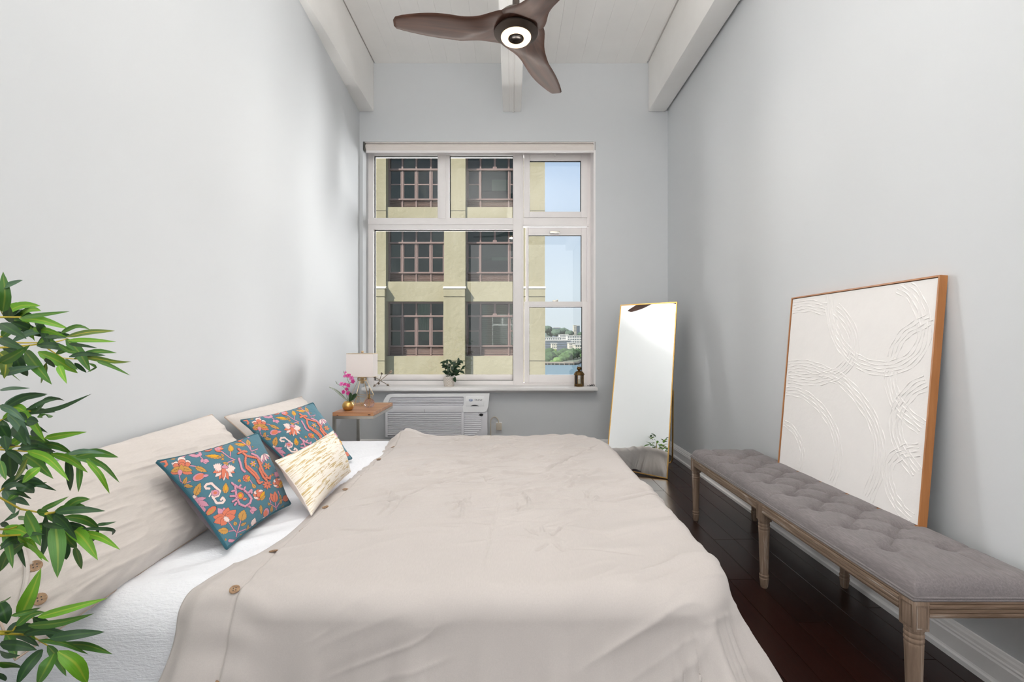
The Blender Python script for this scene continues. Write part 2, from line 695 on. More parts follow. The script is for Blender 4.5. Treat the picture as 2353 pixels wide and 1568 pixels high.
# beams
ZB = 3.541
for (x0, x1, lab) in ((-1.72, -1.439, 'white painted ceiling beam along the bed-side wall'), (1.418, 1.605, 'white painted ceiling beam above the bench wall with a dark gap beside it')):
    o = MB().box(x0, x1, YF, YB, ZB, ZC + .012, bevel=.018).build('ceiling_beam', MAT['ceil'], smooth=True, sharp=50)
    tag(o, lab, 'beam', kind='structure')
m = MB()
m.box(-.094, .094, YF, YB, ZB + .005, ZC + .012)
m.box(-.088, -.028, YF, YB, ZB, ZB + .022, bevel=.005)
m.box(-.022, .020, YF, YB, ZB - .002, ZB + .022, bevel=.005)
m.box(.026, .088, YF, YB, ZB, ZB + .022, bevel=.005)
o = m.build('ceiling_beam', MAT['ceil'])
tag(o, 'slim grooved white beam down the middle of the ceiling', 'beam', kind='structure')
cdt = MB().tube([(.012, 3.3, ZB - .006), (.012, YB - .002, ZB - .006)], .006, 8).build('conduit_clip', MAT['ceil'], o, smooth=True)

# ------------------------------------------------------------------ the window
WD = 4.93
win = thing('window_1', (-.35, WD, OZ0), 'large white window of fixed panes, an awning sash and a double-hung sash', 'window', kind='structure')


def wbar(mb, x0, x1, y0, y1, d=WD, dep=.09, bevel=.004):
    """frame bar drawn from its outline in the photo, at its true distance"""
    p, q = at(x0, y1, WD), at(x1, y0, WD)
    mb.box(p.x, q.x, d, d + dep, p.z, q.z, bevel=bevel)
    return mb


m = MB()
wbar(m, 844, 858.5, 340, 886)
wbar(m, 858.5, 1179, 340, 356.5)
wbar(m, 858.5, 1179, 875.5, 886)
wbar(m, 1349, 1357.5, 340, 886)
wbar(m, 1203, 1349, 340, 356)
wbar(m, 1203, 1349, 880, 886)
m.build('window_frame', MAT['winframe'], win, smooth=True)
m = MB()
wbar(m, 1179, 1203, 340, 886, WD - .012, .11)
wbar(m, 1182, 1199, 342, 885, WD - .018, .02)
m.build('mullion', MAT['winframe'], win, smooth=True)
m = MB()
wbar(m, 1005.5, 1032.5, 356.5, 503)
wbar(m, 1008, 1024, 356.5, 503, WD - .008, .02)
m.build('mullion', MAT['winframe'], win, smooth=True)
m = MB()
wbar(m, 846, 1179, 501, 527.5, WD - .002)
wbar(m, 845, 1179, 504, 517, WD - .012, .02)
m.build('transom', MAT['winframe'], win, smooth=True)
m = MB()
wbar(m, 1203, 1349, 501, 519, WD - .004)
wbar(m, 1200, 1354, 516, 521, WD - .012, .02)
m.build('transom', MAT['winframe'], win, smooth=True)


def sash(name, x0, x1, y0, y1, gx0, gx1, gy0, gy1, d, dep=.04):
    s = MB()
    wbar(s, x0, gx0, y0, y1, d, dep)
    wbar(s, gx1, x1, y0, y1, d, dep)
    wbar(s, gx0, gx1, y0, gy0, d, dep)
    wbar(s, gx0, gx1, gy1, y1, d, dep)
    so = s.build(name, MAT['winframe'], win, smooth=True)
    g = MB()
    wbar(g, gx0 - .5, gx1 + .5, gy0 - .5, gy1 + .5, d + dep * .6, .004, 0)
    g.build('pane', MAT['glass'], so)
    k = MB()
    t_ = 1.4
    wbar(k, gx0, gx0 + t_ * .5, gy0, gy1, d + dep * .45, .01, 0)
    wbar(k, gx1 - t_, gx1, gy0, gy1, d + dep * .45, .01, 0)
    wbar(k, gx0, gx1, gy0, gy0 + t_, d + dep * .45, .01, 0)
    k.build('gasket', MAT['gasket'], so)
    return so


sash('awning_sash', 1204, 1349, 356.5, 501, 1217, 1335, 370, 487.5, WD - .014, .05)
sash('upper_sash', 1208, 1349, 521, 706, 1214.6, 1337, 539.6, 693.5, WD + .02, .035)
sash('lower_sash', 1205, 1349, 693.5, 880, 1216, 1337.5, 705.7, 861.6, WD - .012, .035)
MAT['veil'] = NT('pale_veil').m  # washed-out light painted as a pale see-through layer
_t = MAT['veil'].node_tree
_b = _t.nodes['Principled BSDF']
_b.inputs['Base Color'].default_value = (.9, .87, .86, 1)
_b.inputs['Roughness'].default_value = .5
_tr = _t.nodes.new('ShaderNodeBsdfTransparent')
_mx = _t.nodes.new('ShaderNodeMixShader')
_mx.inputs[0].default_value = .62
_t.links.new(_tr.outputs[0], _mx.inputs[1])
_t.links.new(_b.outputs[0], _mx.inputs[2])
_t.links.new(_mx.outputs[0], _t.nodes['Material Output'].inputs['Surface'])
for (x0, x1, y0, y1) in ((858.5, 1005.5, 356.5, 501), (1032.5, 1179, 356.5, 501), (858.5, 1179, 527.5, 875.5)):
    g = MB()
    wbar(g, x0, x1, y0, y1, WD + .05, .005, 0)
    po = g.build('pane', MAT['glass'], win)
    k = MB()
    wbar(k, x0, x0 + 2, y0, y1, WD + .035, .012, 0)
    wbar(k, x1 - 1.2, x1, y0, y1, WD + .035, .012, 0)
    wbar(k, x0, x1, y0, y0 + 1.6, WD + .035, .012, 0)
    wbar(k, x0, x1, y1 - .8, y1, WD + .035, .012, 0)
    k.build('gasket', MAT['gasket'], po)
    if y1 > 800:
        f = MB()
        wbar(f, 860, 1178.5, 861.5, 875, WD + .046, .002, 0)
        f.build('pale_strip', MAT['veil'], po)  # painted band of overexposure low in the big pane
# latches
m = MB()
wbar(m, 1264, 1286, 531.5, 536, WD - .01, .03, .002)
m.build('sash_latch', MAT['steel'], win, smooth=True)
m = MB()
wbar(m, 1270, 1283, 690, 694, WD - .005, .02, .002)
wbar(m, 1279, 1282, 688, 691, WD - .005, .02, .001)
m.build('sash_latch', MAT['steel'], win, smooth=True)
m = MB()
wbar(m, 1273, 1277, 356, 361, WD - .03, .02, .002)
m.build('sash_knob', MAT['winframe'], win, smooth=True)
# reveal lining and sill
m = MB()
m.box(.852, OX1, YB + .002, WD + .1, OZ0, OZ1)
m.build('reveal', MAT['winframe'], win)
SILL = .6775
m = MB().box(-1.53, OX1 - .001, 4.62, WD + .02, SILL - .034, SILL, bevel=.006)
m.build('sill', MAT['trim'], win, smooth=True)
m = MB().box(OX0 + .01, OX1 - .02, YB - .012, YB + .0, SILL - .065, SILL - .034, bevel=.004)
m.build('sill_apron', MAT['trim'], win, smooth=True)

# roller blind
bl = thing('roller_blind', (-.35, 4.8, 3.0), 'rolled-up white roller blind across the top of the window', 'blind')
DB = 4.80
pl_, pr_ = at(842, 340, DB), at(1364, 340, DB)
MAT['blindfab'] = M_fabric('blind_fabric', (232, 224, 218), 500, .1, .03)
m = MB().tube([(pl_.x, DB, pl_.z), (pr_.x, DB, pr_.z)], .038, 20)
m.build('roll', MAT['blindfab'], bl, smooth=True)
m = MB().box(pl_.x + .01, pr_.x - .01, DB - .036, DB - .033, at(0, 351, DB).z, pl_.z)
m.build('fabric', MAT['blindfab'], bl)
m = MB().box(pl_.x + .008, pr_.x - .008, DB - .043, DB - .026, at(0, 354.5, DB).z, at(0, 349.5, DB).z, bevel=.004)
m.build('bottom_bar', MAT['winframe'], bl, smooth=True)
m = MB().box(pl_.x - .004, pr_.x + .004, DB - .045, DB + .04, at(0, 331.5, DB).z, OZ1 - .001, bevel=.004)
m.build('head_rail', MAT['winframe'], bl, smooth=True)
for xx, s in ((pl_.x - .006, 1), (pr_.x + .006, -1)):
    b = MB()
    b.box(xx - .003, xx + .003, DB - .05, DB + .03, pl_.z - .045, OZ1 - .002, bevel=.002)
    b.lathe([(.001, -.004), (.03, -.004), (.03, .004), (.001, .004)], (xx, DB - .01, pl_.z), 14, Matrix.Rotation(PI / 2, 4, 'Y'))
    b.build('bracket', M_plain('bracket_metal', (120, 118, 112), .4, .8), bl, smooth=True)
cx = at(1365.5, 700, 4.79).x
z0, z1 = at(0, 760, 4.79).z, pl_.z - .03
ch = MB()
ch.tube([(cx - .006, 4.775, z1), (cx - .008, 4.775, (z0 + z1) / 2), (cx - .006, 4.775, z0 + .02), (cx, 4.775, z0), (cx + .004, 4.79, z0 + .02), (cx + .004, 4.79, z1)], .0016, 6)
ch.build('pull_chain', MAT['steel'], bl, smooth=True)
b = MB().box(cx - .007, cx + .006, 4.77, 4.795, z0 - .006, z0 + .022, bevel=.003)
b.build('chain_tensioner', MAT['steel'], bl, smooth=True)

# ------------------------------------------------------------------ the building across the street
BD = 20.0
PXM = BD / FPX


def bx(px):
    return (px - 1176.5) * PXM


def bz(py):
    return CAM_Z + (784 - py) * PXM


def M_stucco():
    t = NT('olive_stucco')
    v = t.coord('Object')
    f = t.noise(v, .6, 6)
    f2 = t.noise(t.coord('Object', (1.5, 1.5, .12)), 1.2, 5)
    base = t.ramp(f, [(.3, lin((138, 132, 109))), (.7, lin((149, 143, 121)))])
    st = t.ramp(f2, [(.3, (.9, .89, .86)), (.6, (1, 1, 1))])
    t.l(t.mix(1.0, base, st, 'MULTIPLY'), t.b.inputs['Base Color'])
    t.b.inputs['Roughness'].default_value = .9
    t.b.inputs['Specular IOR Level'].default_value = .1
    t.bump(t.noise(v, 5, 5), .5, .04)
    return t.m


def M_stain():
    t = NT('olive_stucco_rust')
    v = t.coord('Object', (1, 1, .25))
    g = t.coord('Object')
    f = t.noise(v, 6, 4)
    base = t.ramp(t.noise(g, .6, 6), [(.3, lin((138, 132, 109))), (.7, lin((149, 143, 121)))])
    sp = t.n('ShaderNodeSeparateXYZ')
    t.l(g, sp.inputs[0])
    d = t.math('ABSOLUTE', t.math('SUBTRACT', sp.outputs[0], .25))
    mr = t.n('ShaderNodeMapRange')
    mr.inputs['From Min'].default_value = .35
    mr.inputs['From Max'].default_value = .02
    t.l(d, mr.inputs['Value'])
    k = t.math('MULTIPLY', mr.outputs[0], t.math('MULTIPLY', f, .95))
    t.l(t.mix(k, base, lin((140, 104, 62))), t.b.inputs['Base Color'])
    t.b.inputs['Roughness'].default_value = .9
    t.b.inputs['Specular IOR Level'].default_value = .1
    t.bump(t.noise(g, 5, 5), .5, .04)
    return t.m


MAT['stucco'] = M_stucco()
MAT['stain'] = M_stain()
MAT['ledge'] = M_plain('pale_ledge', (190, 184, 166), .8)
MAT['brown'] = M_plain('brown_window_metal', (112, 92, 86), .5, var=.1)
MAT['louver'] = M_plain('brown_louver', (108, 88, 80), .5)
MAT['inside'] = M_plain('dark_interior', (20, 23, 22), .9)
MAT['fblind'] = M_plain('far_blind', (150, 160, 146), .8)
MAT['fcurt'] = M_plain('far_curtain', (82, 96, 88), .9, var=.25, scale=12)
MAT['screen'] = M_plain('insect_screen', (70, 72, 70), .9)
MAT['farglass'] = M_glass('far_glass', (.60, .70, .64), .045)
apt = thing('apartment_building', (-4.5, BD, -14), 'olive stucco apartment block with brown window grids across the street', 'building')
m = MB()
m.box(bx(838) - 2 * 3.49, bx(1252), BD + 1.1, BD + 13, -14, 17)
m.build('wall', MAT['stucco'], apt)
MAT['joint'] = M_plain('shadow_joint', (70, 68, 56), .9)
piers = [838 - 182.5 * 2, 838 - 182.5, 838, 1020.5, 1203]
PWID = 49
for p in piers:
    b = MB()
    x0, x1 = bx(p), bx(p + PWID)
    zl = bz(660)
    b.box(x0, x1, BD - .02, BD + 1.2, zl, 17)
    b.box(x0, x1, BD - .22, BD + 1.2, -14, bz(684.2))
    b.box(x0, x1, BD - .22, BD + 1.2, bz(682.8), bz(664))
    po = b.build('pier', MAT['stucco'], apt)
    lg = MB()
    lg.prism([(BD - .245, bz(664.5)), (BD - .02, bz(658.5)), (BD + .1, bz(658.5)), (BD + .1, bz(664.5))], 'x', x0 - .03, x1 + .03)
    lg.build('ledge', MAT['ledge'], po)
    for yy in (484.5 - 172, 484.5, 829, 829 + 172):
        gr = MB()
        dd = BD - .24 if yy > 660 else BD - .035
        gr.box(x0, x1, dd + .012, dd + .03, bz(yy + .5), bz(yy - .5))
        gr.build('groove', MAT['joint'], po)
rw = random.Random(21)
for bi in range(4):
    x0, x1 = bx(piers[bi] + PWID), bx(piers[bi + 1])
    for k in range(-1, 4):
        zb = bz(647) + 3.283 * (1 - k)      # window bottom of row k (k=1 is the middle row)
        zt = zb + 2.41
        sp = MB().box(x0 - .05, x1 + .05, BD + .04, BD + 1.2, zb - .873, zb, bevel=0)
        sp.build('spandrel', MAT['stain'] if bi == 3 else MAT['stucco'], apt)
        if k == 3:
            pass
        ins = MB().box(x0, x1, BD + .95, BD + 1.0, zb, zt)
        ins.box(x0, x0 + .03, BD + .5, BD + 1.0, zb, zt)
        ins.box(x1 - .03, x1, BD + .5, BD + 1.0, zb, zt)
        wd = BD + .40
        f = MB()
        W = x1 - x0
        # vertical members: positions as seen across the street
        big = (bi == 3)
        if not big:
            vx = [x0 + W * q for q in (.012, .245, .49, .745, .985)]
        else:
            vx = [x0 + W * q for q in (.012, .25, .745, .985)]
        h = zt - zb
        zl0 = zb + h * .02
        zl1 = zb + h * .165          # louvre top
        zh = zb + h * .735           # hopper rail
        for i, q in enumerate(vx):
            r_ = .038 if 0 < i < len(vx) - 1 else .04
            f.box(q - r_, q + r_, wd - .02, wd + .08, zb, zt, bevel=.012)
        if big:
            q = x0 + W * .5
            f.box(q - .045, q + .045, wd - .02, wd + .08, zh, zt)
            f.box(q - .09, q + .09, wd - .05, wd + .02, zh + .03, zh + .12)
        f.box(x0, x1, wd - .06, wd + .08, zl1, zl1 + .07, bevel=.015)
        f.box(x0, x1, wd - .06, wd + .08, zh - .04, zh + .04, bevel=.015)
        f.box(x0, x1, wd, wd + .08, zb, zb + .05)
        f.box(x0, x1, wd, wd + .08, zt - .07, zt)
        fo = f.build('window', MAT['brown'], apt)
        ins.build('room', MAT['inside'], fo)
        s = MB()
        for j in range(6):
            zz = zl0 + .05 + j * (zl1 - zl0 - .06) / 6
            s.add([(x0, wd, zz), (x1, wd, zz), (x1, wd + .05, zz + .055), (x0, wd + .05, zz + .055), (x0, wd + .012, zz - .012), (x1, wd + .012, zz - .012)],
                  [(0, 1, 2, 3), (0, 4, 5, 1)])
        s.box(x0, x1, wd + .09, wd + .1, zb, zl1)
        s.build('louver', MAT['louver'], fo, fixn=False)
        g = MB()
        mr = MB()
        zm = zl1 + (zh - zl1) * .52
        for i in range(len(vx) - 1):
            q0, q1 = vx[i] + .05, vx[i + 1] - .05
            g.box(q0, q1, wd + .03, wd + .035, zl1 + .08, zt - .06)
            wide = (q1 - q0) > .9
            if not wide:
                mr.box(q0, q1, wd - .01, wd + .05, zm - .025, zm + .025)
                mr.box(q0, q0 + .03, wd - .005, wd + .05, zl1 + .08, zh - .06)
                mr.box(q1 - .03, q1, wd - .005, wd + .05, zl1 + .08, zh - .06)
            if wide:
                if k == 2:
                    bl_ = MB()
                    nz = 20
                    for j in range(nz):
                        zz = zl1 + .1 + j * (zt - zl1 - .2) / nz
                        bl_.add([(q0, wd + .14, zz), (q1, wd + .14, zz), (q1, wd + .10, zz + .075), (q0, wd + .10, zz + .075)], [(0, 1, 2, 3)])
                    bl_.build('slatted_blind', MAT['fblind'], fo, fixn=False)
                else:
                    zz = zb + h * (.36 if k == 0 else .42)
                    MB().box(q0, q1, wd + .14, wd + .15, zz, zt).build('shade', MAT['fcurt'], fo)
                    MB().box(q0 + .38 * (q1 - q0), q1, wd + .11, wd + .12, zz, zz + h * (.21 if k == 0 else .06)).build('shade', MAT['fblind'], fo)
            else:
                if rw.random() < .55 and k < 2:
                    zz = zm + rw.uniform(-.05, .1)
                    MB().box(q0, q1, wd + .14, wd + .15, zz, zt).build('shade', MAT['fcurt'], fo)
                if k == 2 and i == 2:
                    cu = MB()
                    for j in range(7):
                        u0 = q0 + (q1 - q0) * (j / 7)
                        cu.tube([(u0 + .02, wd + .14, zt), (u0 + .03, wd + .14, zm), (q0 + .4 * (u0 - q0) + .4 * (q1 - q0), wd + .14, zl1 + .3)], .055, 6)
                    cu.build('curtain', MAT['fblind'], fo, smooth=True)
                MB().box(q0, q1, wd + .012, wd + .016, zl1 + .08, zm).build('insect_screen', MAT['farglass'], fo)
        g.build('pane', MAT['farglass'], fo)
        if len(mr.V):
            mr.build('meeting_rail', MAT['brown'], fo)

# ------------------------------------------------------------------ the river and the far shore
ZW = -19.0
MAT['water'] = NT('river_water').m
_w = MAT['water'].node_tree
_b = _w.nodes['Principled BSDF']
_b.inputs['Base Color'].default_value = lin((84, 104, 112)) + (1,)
_b.inputs['Roughness'].default_value = .5
_b.inputs['Specular IOR Level'].default_value = .22
_nz = _w.nodes.new('ShaderNodeTexNoise')
_nz.inputs['Scale'].default_value = .35
_bm = _w.nodes.new('ShaderNodeBump')
_bm.inputs['Strength'].default_value = .5
_tc = _w.nodes.new('ShaderNodeTexCoord')
_w.links.new(_tc.outputs['Object'], _nz.inputs['Vector'])
_w.links.new(_nz.outputs[0], _bm.inputs['Height'])
_w.links.new(_bm.outputs[0], _b.inputs['Normal'])
o = MB().box(-300, 900, 45, 1500, ZW - 2, ZW).build('river', MAT['water'])
tag(o, 'grey-blue river below the window', 'river', kind='structure')
MAT['land'] = M_plain('shore_ground', (92, 98, 80), .95, var=.2, scale=.05)
MAT['quay'] = M_plain('quay_wall', (104, 98, 88), .9, var=.2, scale=.4)
shore = [(-60, 386), (36, 386), (44, 384), (52, 385), (57, 392), (60, 410), (66, 432), (78, 448), (140, 462), (420, 470), (420, 1400), (-200, 1400), (-200, 386)]
o = MB().prism(shore, 'z', ZW - 1, ZW + 2.2).build('far_shore', MAT['land'])
tag(o, 'green far bank of the river', 'ground', kind='structure')
q = MB()
q.tube([(x_, y_ - .8, ZW + 1.4) for x_, y_ in shore[:10]], 1.1, 4)
for i in range(9):
    (xa, ya), (xb2, yb2) = shore[i], shore[i + 1]
    n = int(math.hypot(xb2 - xa, yb2 - ya) / 3)
    for j in range(n):
        xx, yy = xa + (xb2 - xa) * j / n, ya + (yb2 - ya) * j / n
        if 20 < xx < 120:
            q.box(xx - .35, xx + .35, yy - 2.2, yy - 1.6, ZW - .5, ZW + 1.6)
o = q.build('quay_wall', MAT['quay'])
tag(o, 'curving timber quay along the far bank', 'quay', kind='structure')
hill = []
hx = np.linspace(-150, 700, 60)
hz = -14 + 34 * np.exp(-((hx - 60) / 120) ** 2) + 10 * np.exp(-((hx - 420) / 200) ** 2) + 2 * np.sin(hx / 23)
m = MB()
V = [(a, 900, ZW) for a in hx] + [(a, 960, b) for a, b in zip(hx, hz)] + [(a, 1300, b - 4) for a, b in zip(hx, hz)]
n = len(hx)
m.add(V, [(i, i + 1, n + i + 1, n + i) for i in range(n - 1)] + [(n + i, n + i + 1, 2 * n + i + 1, 2 * n + i) for i in range(n - 1)])
o = m.build('hill', M_plain('wooded_hill', (74, 90, 82), .95, var=.3, scale=.06), smooth=True)
tag(o, 'low wooded hill behind the far shore', 'hill', kind='structure')

MAT['farwhite'] = M_plain('white_render', (172, 172, 168), .8)
MAT['farwin'] = M_plain('far_window', (74, 84, 88), .4)
MAT['farcream'] = M_plain('cream_render', (168, 164, 152), .8)
MAT['fargrey'] = M_plain('slate_tower', (92, 102, 116), .7)


def far_block(px0, px1, py0, py1, d, dep, mat, floors, bays, label, band=False):
    p, q_ = at(px0, py1, d), at(px1, py0, d)
    t = thing('apartment_block', ((p.x + q_.x) / 2, d, ZW + 2), label, 'building', 'buildings on the far shore')
    m_ = MB().box(p.x, q_.x, d, d + dep, ZW + 1, q_.z)
    m_.build('wall', mat, t)
    r_ = MB().box(p.x - .4, q_.x + .4, d - .4, d + dep + .4, q_.z, q_.z + .8)
    r_.build('roof', MAT['farwhite'], t)
    W, H = q_.x - p.x, q_.z - p.z
    for i in range(floors):
        za = p.z + H * (i + .25) / floors
        zb2 = p.z + H * (i + .78) / floors
        wn_ = MB()
        if band:
            wn_.box(p.x + W * .03, p.x + W * .97, d - .15, d + .1, za, zb2)
        else:
            for j in range(bays):
                wn_.box(p.x + W * (j + .25) / bays, p.x + W * (j + .8) / bays, d - .15, d + .1, za, zb2)
        wn_.build('window_row', MAT['farwin'], t)
    return t


far_block(1318.5, 1324.6, 748, 778, 930, 16, MAT['farcream'], 9, 2, 'pale end of the tall tower rising above the far shore')
far_block(1326, 1332.3, 749, 778, 926, 14, MAT['fargrey'], 10, 1, 'slate grey tower slab standing tallest on the far shore', True)
far_block(1272, 1288, 753.5, 768, 915, 20, MAT['fargrey'], 4, 3, 'grey block among the hilltop trees')
far_block(1287, 1306, 770, 796, 690, 24, MAT['farwhite'], 5, 6, 'white stepped apartment block behind the long terrace')
far_block(1304, 1340, 772, 800, 660, 24, MAT['farwhite'], 5, 9, 'wide white apartment block below the tower')
far_block(1250, 1290, 776, 800, 640, 22, MAT['farwhite'], 4, 8, 'white terrace with a flat roof beside the olive building')
far_block(1252, 1312, 783, 812, 600, 20, MAT['fargrey'], 5, 14, 'long glassy grey block in the middle of the far shore', True)
far_block(1268, 1280, 790, 812, 575, 16, MAT['farcream'], 4, 3, 'small cream house in front of the glassy block')
far_block(1308, 1321.5, 789, 812, 545, 20, MAT['farcream'], 4, 4, 'cream apartment house with balconies near the quay')
far_block(1322, 1346, 793, 822, 520, 20, MAT['farcream'], 5, 5, 'cream apartment house furthest along the quay')

TREES = [M_plain('foliage_far_%d' % i, c, .9, var=.45, scale=.5) for i, c in enumerate(((50, 74, 42), (64, 90, 48), (84, 112, 56), (62, 82, 66), (108, 130, 54)))]


def far_tree(px, py, d, r, mi, lab):
    c = at(px, py, d)
    bm = bmesh.new()
    bmesh.ops.create_icosphere(bm, subdivisions=4, radius=1)
    rs = random.Random(int(px * 13 + py))
    ox, oy = rs.random() * 50, rs.random() * 50
    vv = np.array([v.co[:] for v in bm.verts])
    k = 1 + .5 * fbm(vv[:, 0] * 2.2 + ox + vv[:, 2] * 1.3, vv[:, 1] * 2.2 + oy + vv[:, 2], 3) + .42 * fbm(vv[:, 0] * 7 + ox + vv[:, 2] * 5, vv[:, 1] * 7 + oy - vv[:, 2] * 4, 3)
    vv = vv * k[:, None] * np.array([r * 1.15, r, r * .85]) + np.array(c)
    ff = [tuple(v.index for v in f.verts) for f in bm.faces]
    bm.free()
    base = Vector((c.x, c.y, ZW + 2))
    t = thing('far_tree', base, lab, 'tree', 'trees on the far shore')
    mesh_np('crown', vv, ff, TREES[mi], t, smooth=True)
    MB().tube([(c.x, c.y, ZW + 1.5), (c.x, c.y, c.z)], r * .12, 6).build('trunk', MAT['quay'], t)


TREELIST = [(1257, 829, 404, 5, 0, 'dark round tree nearest the olive building on the far bank'), (1265, 822, 436, 6, 0, 'dark tree second from the olive building on the far bank'),
            (1275, 819, 455, 6, 1, 'mid green tree in the middle of the far bank'), (1286, 817, 474, 6, 0, 'tall dark tree right behind the pale quay shrubs'), (1262, 811, 505, 6, 0, 'dark tree under the long glassy block'),
            (1272, 809, 530, 3.6, 4, 'bright yellow-green tree before the small cream house'), (1282, 830, 398, 4, 2, 'light green spreading shrub by the quay wall'), (1291, 828, 411, 4, 1, 'leafy shrub second along the quay'),
            (1300, 822, 424, 5.5, 1, 'mid green bushy tree before the cream house with balconies'), (1308, 817, 440, 5.5, 1, 'mid green tree where the quay starts to bend'), (1317, 812, 456, 5.5, 0, 'dark tree at the quay bend'),
            (1327, 812, 472, 5, 0, 'dark tree right of the quay bend'), (1269, 834.5, 392, 2.6, 2, 'pale low shrub at the water edge'), (1297, 809, 528, 5, 0, 'dark tree between the glassy block and the cream house'),
            (1341, 818, 455, 3.6, 1, 'small tree last along the visible quay'), (1352, 814, 490, 6, 0, 'dark tree on the bank past the window edge'),
            (1257, 757, 870, 8, 3, 'hilltop tree standing highest beside the olive building'), (1267, 764, 890, 9, 3, 'hilltop tree left of the grey hill block'), (1279, 765, 850, 8, 3, 'hilltop tree before the grey hill block'),
            (1289, 763, 872, 8, 3, 'hilltop tree right of the grey hill block'), (1297, 762, 895, 8, 3, 'rounded hilltop tree above the white stepped block'), (1308, 767, 860, 7, 3, 'low hilltop tree left of the tall tower'),
            (1338, 771, 880, 8, 3, 'low hilltop tree right of the tall tower')]
for px, py, d, r, mi, lab in TREELIST:
    far_tree(px, py, d, r, mi, lab)

# ------------------------------------------------------------------ bed
BX0, BX1, BY0, BY1 = -1.33, .50, 1.26, 3.00
bed = thing('bed', (-.38, 2.1, 0), 'low king-size bed hidden under the oatmeal bedding', 'bed')
m = MB().box(BX0, BX1, BY0 + .02, BY1 - .02, .20, .465, bevel=.05)
m.build('mattress', M_fabric('mattress_cover', (236, 236, 238), 400, .2), bed, smooth=True, sharp=60)
m = MB().box(BX0 + .03, BX1 - .05, BY0 + .06, BY1 - .05, .09, .2, bevel=.01)
m.build('bed_base', M_fabric('charcoal_base', (46, 50, 50), 400, .2), bed, smooth=True)
for lx in (BX0 + .12, BX1 - .16):
    for ly in (BY0 + .15, BY1 - .15):
        MB().lathe([(.022, .0), (.03, .1)], (lx, ly, .001), 12).build('leg', MAT['black'], bed, smooth=True)


def rounded_drop(a, b, x1, y0, y1, R, r, ztop, flare, rip_amp, seed, x_lo=None):
    """cloth point (a, b) -> position of a sheet lying on a rounded bed and falling over its edges"""
    cx = np.minimum(a, x1 - R)
    if x_lo is not None:
        cx = np.maximum(cx, x_lo + R)
    cy = np.clip(b, y0 + R, y1 - R)
    vx, vy = a - cx, b - cy
    dist = np.sqrt(vx * vx + vy * vy) + 1e-9
    nx, ny = vx / dist, vy / dist
    d = dist - R
    on = d <= 0
    bxx = cx + nx * R
    byy = cy + ny * R
    t = np.maximum(d, 0)
    q = r * PI / 2
    tt = np.minimum(t, q)
    rest = np.maximum(t - q, 0)
    out = r * np.sin(tt / r) + flare * rest
    dz = r * (1 - np.cos(tt / r)) + rest * math.sqrt(1 - flare ** 2)
    ph = fbm(bxx * 5.5 + nx * 2.6 + seed, byy * 5.5 + ny * 2.6 - seed, 3)
    ph2 = fbm(bxx * 14 + nx * 6 + seed * 2, byy * 14 + ny * 6, 2)
    corner = np.abs(nx * ny) * 2
    amp = rip_amp * sstep(.02, .35, dz) * (1 + 1.4 * corner)
    out = out + amp * (ph * 2.6 + ph2 * 1.0 + .75) + corner * .05 * sstep(.05, .4, dz)
    X = np.where(on, a, bxx + nx * out)
    Y = np.where(on, b, byy + ny * out)
    Z = ztop - np.where(on, 0, dz)
    return X, Y, Z, np.where(on, 0, dz)


def creases(X, Y, segs):
    h = np.zeros_like(X)
    for (ax, ay, bx_, by_, amp, wid) in segs:
        dx, dy = bx_ - ax, by_ - ay
        L2 = dx * dx + dy * dy
        t = np.clip(((X - ax) * dx + (Y - ay) * dy) / L2, 0, 1)
        # slight bow
        px = ax + t * dx
        py = ay + t * dy
        dd = ((X - px) ** 2 + (Y - py) ** 2)
        h += amp * np.exp(-dd / (wid * wid)) * np.sin(PI * np.clip(t, .0, 1)) ** .6
    return h


# fitted sheet
NA, NB = 300, 300
A, B = np.meshgrid(np.linspace(BX0 - .02, BX1 + .32, NA), np.linspace(BY0 - .33, BY1 + .33, NB), indexing='ij')
X, Y, Z, dz = rounded_drop(A, B, BX1 + .012, BY0 + .01, BY1 + .02, .12, .10, .4835, .0, .0, 3.0)
w = creases(X, Y, [(-1.05, 1.35, -.75, 1.62, .010, .03), (-1.1, 1.28, -.8, 1.5, -.008, .03), (-1.0, 1.5, -.76, 1.72, .008, .025), (-.95, 1.25, -.78, 1.32, .006, .03),
                   (-1.0, 2.7, -.75, 2.85, .012, .05), (-.9, 2.5, -.72, 2.7, .008, .04), (-.86, 2.9, -.66, 3.0, .015, .07)])
Z = Z + w + .006 * fbm(X * 5, Y * 5, 3)
Z = np.maximum(Z, .15)
MAT['sheet'] = NT('white_seersucker')
t = MAT['sheet']
t.b.inputs['Base Color'].default_value = lin((236, 238, 243)) + (1,)
t.b.inputs['Roughness'].default_value = .85
t.b.inputs['Specular IOR Level'].default_value = .2
n1 = t.noise(t.coord('UV', (46, 170, 1)), 1.0, 3, .6, .3)
n2 = t.noise(t.coord('UV', (60, 60, 1)), 1.0, 4)
t.bump(t.math('ADD', n1, n2), .6, .004)
MAT['sheet'] = t.m
o = mesh_np('fitted_sheet', np.stack([X, Y, Z], -1).reshape(-1, 3), grid_faces(NA, NB), MAT['sheet'], uv=np.stack([A, B], -1).reshape(-1, 2))
tag(o, 'white seersucker sheet stretched over the mattress', 'sheet')

# duvet
DX1, DY0, DY1 = .60, 1.175, 3.06
DTOP = .503


def duvet_left(b):
    b = np.asarray(b, dtype=float)
    return -.775 - .07 * sstep(1.55, 1.1, b) - .01 * np.sin(b * 7) - .10 * sstep(1.1, .75, b)


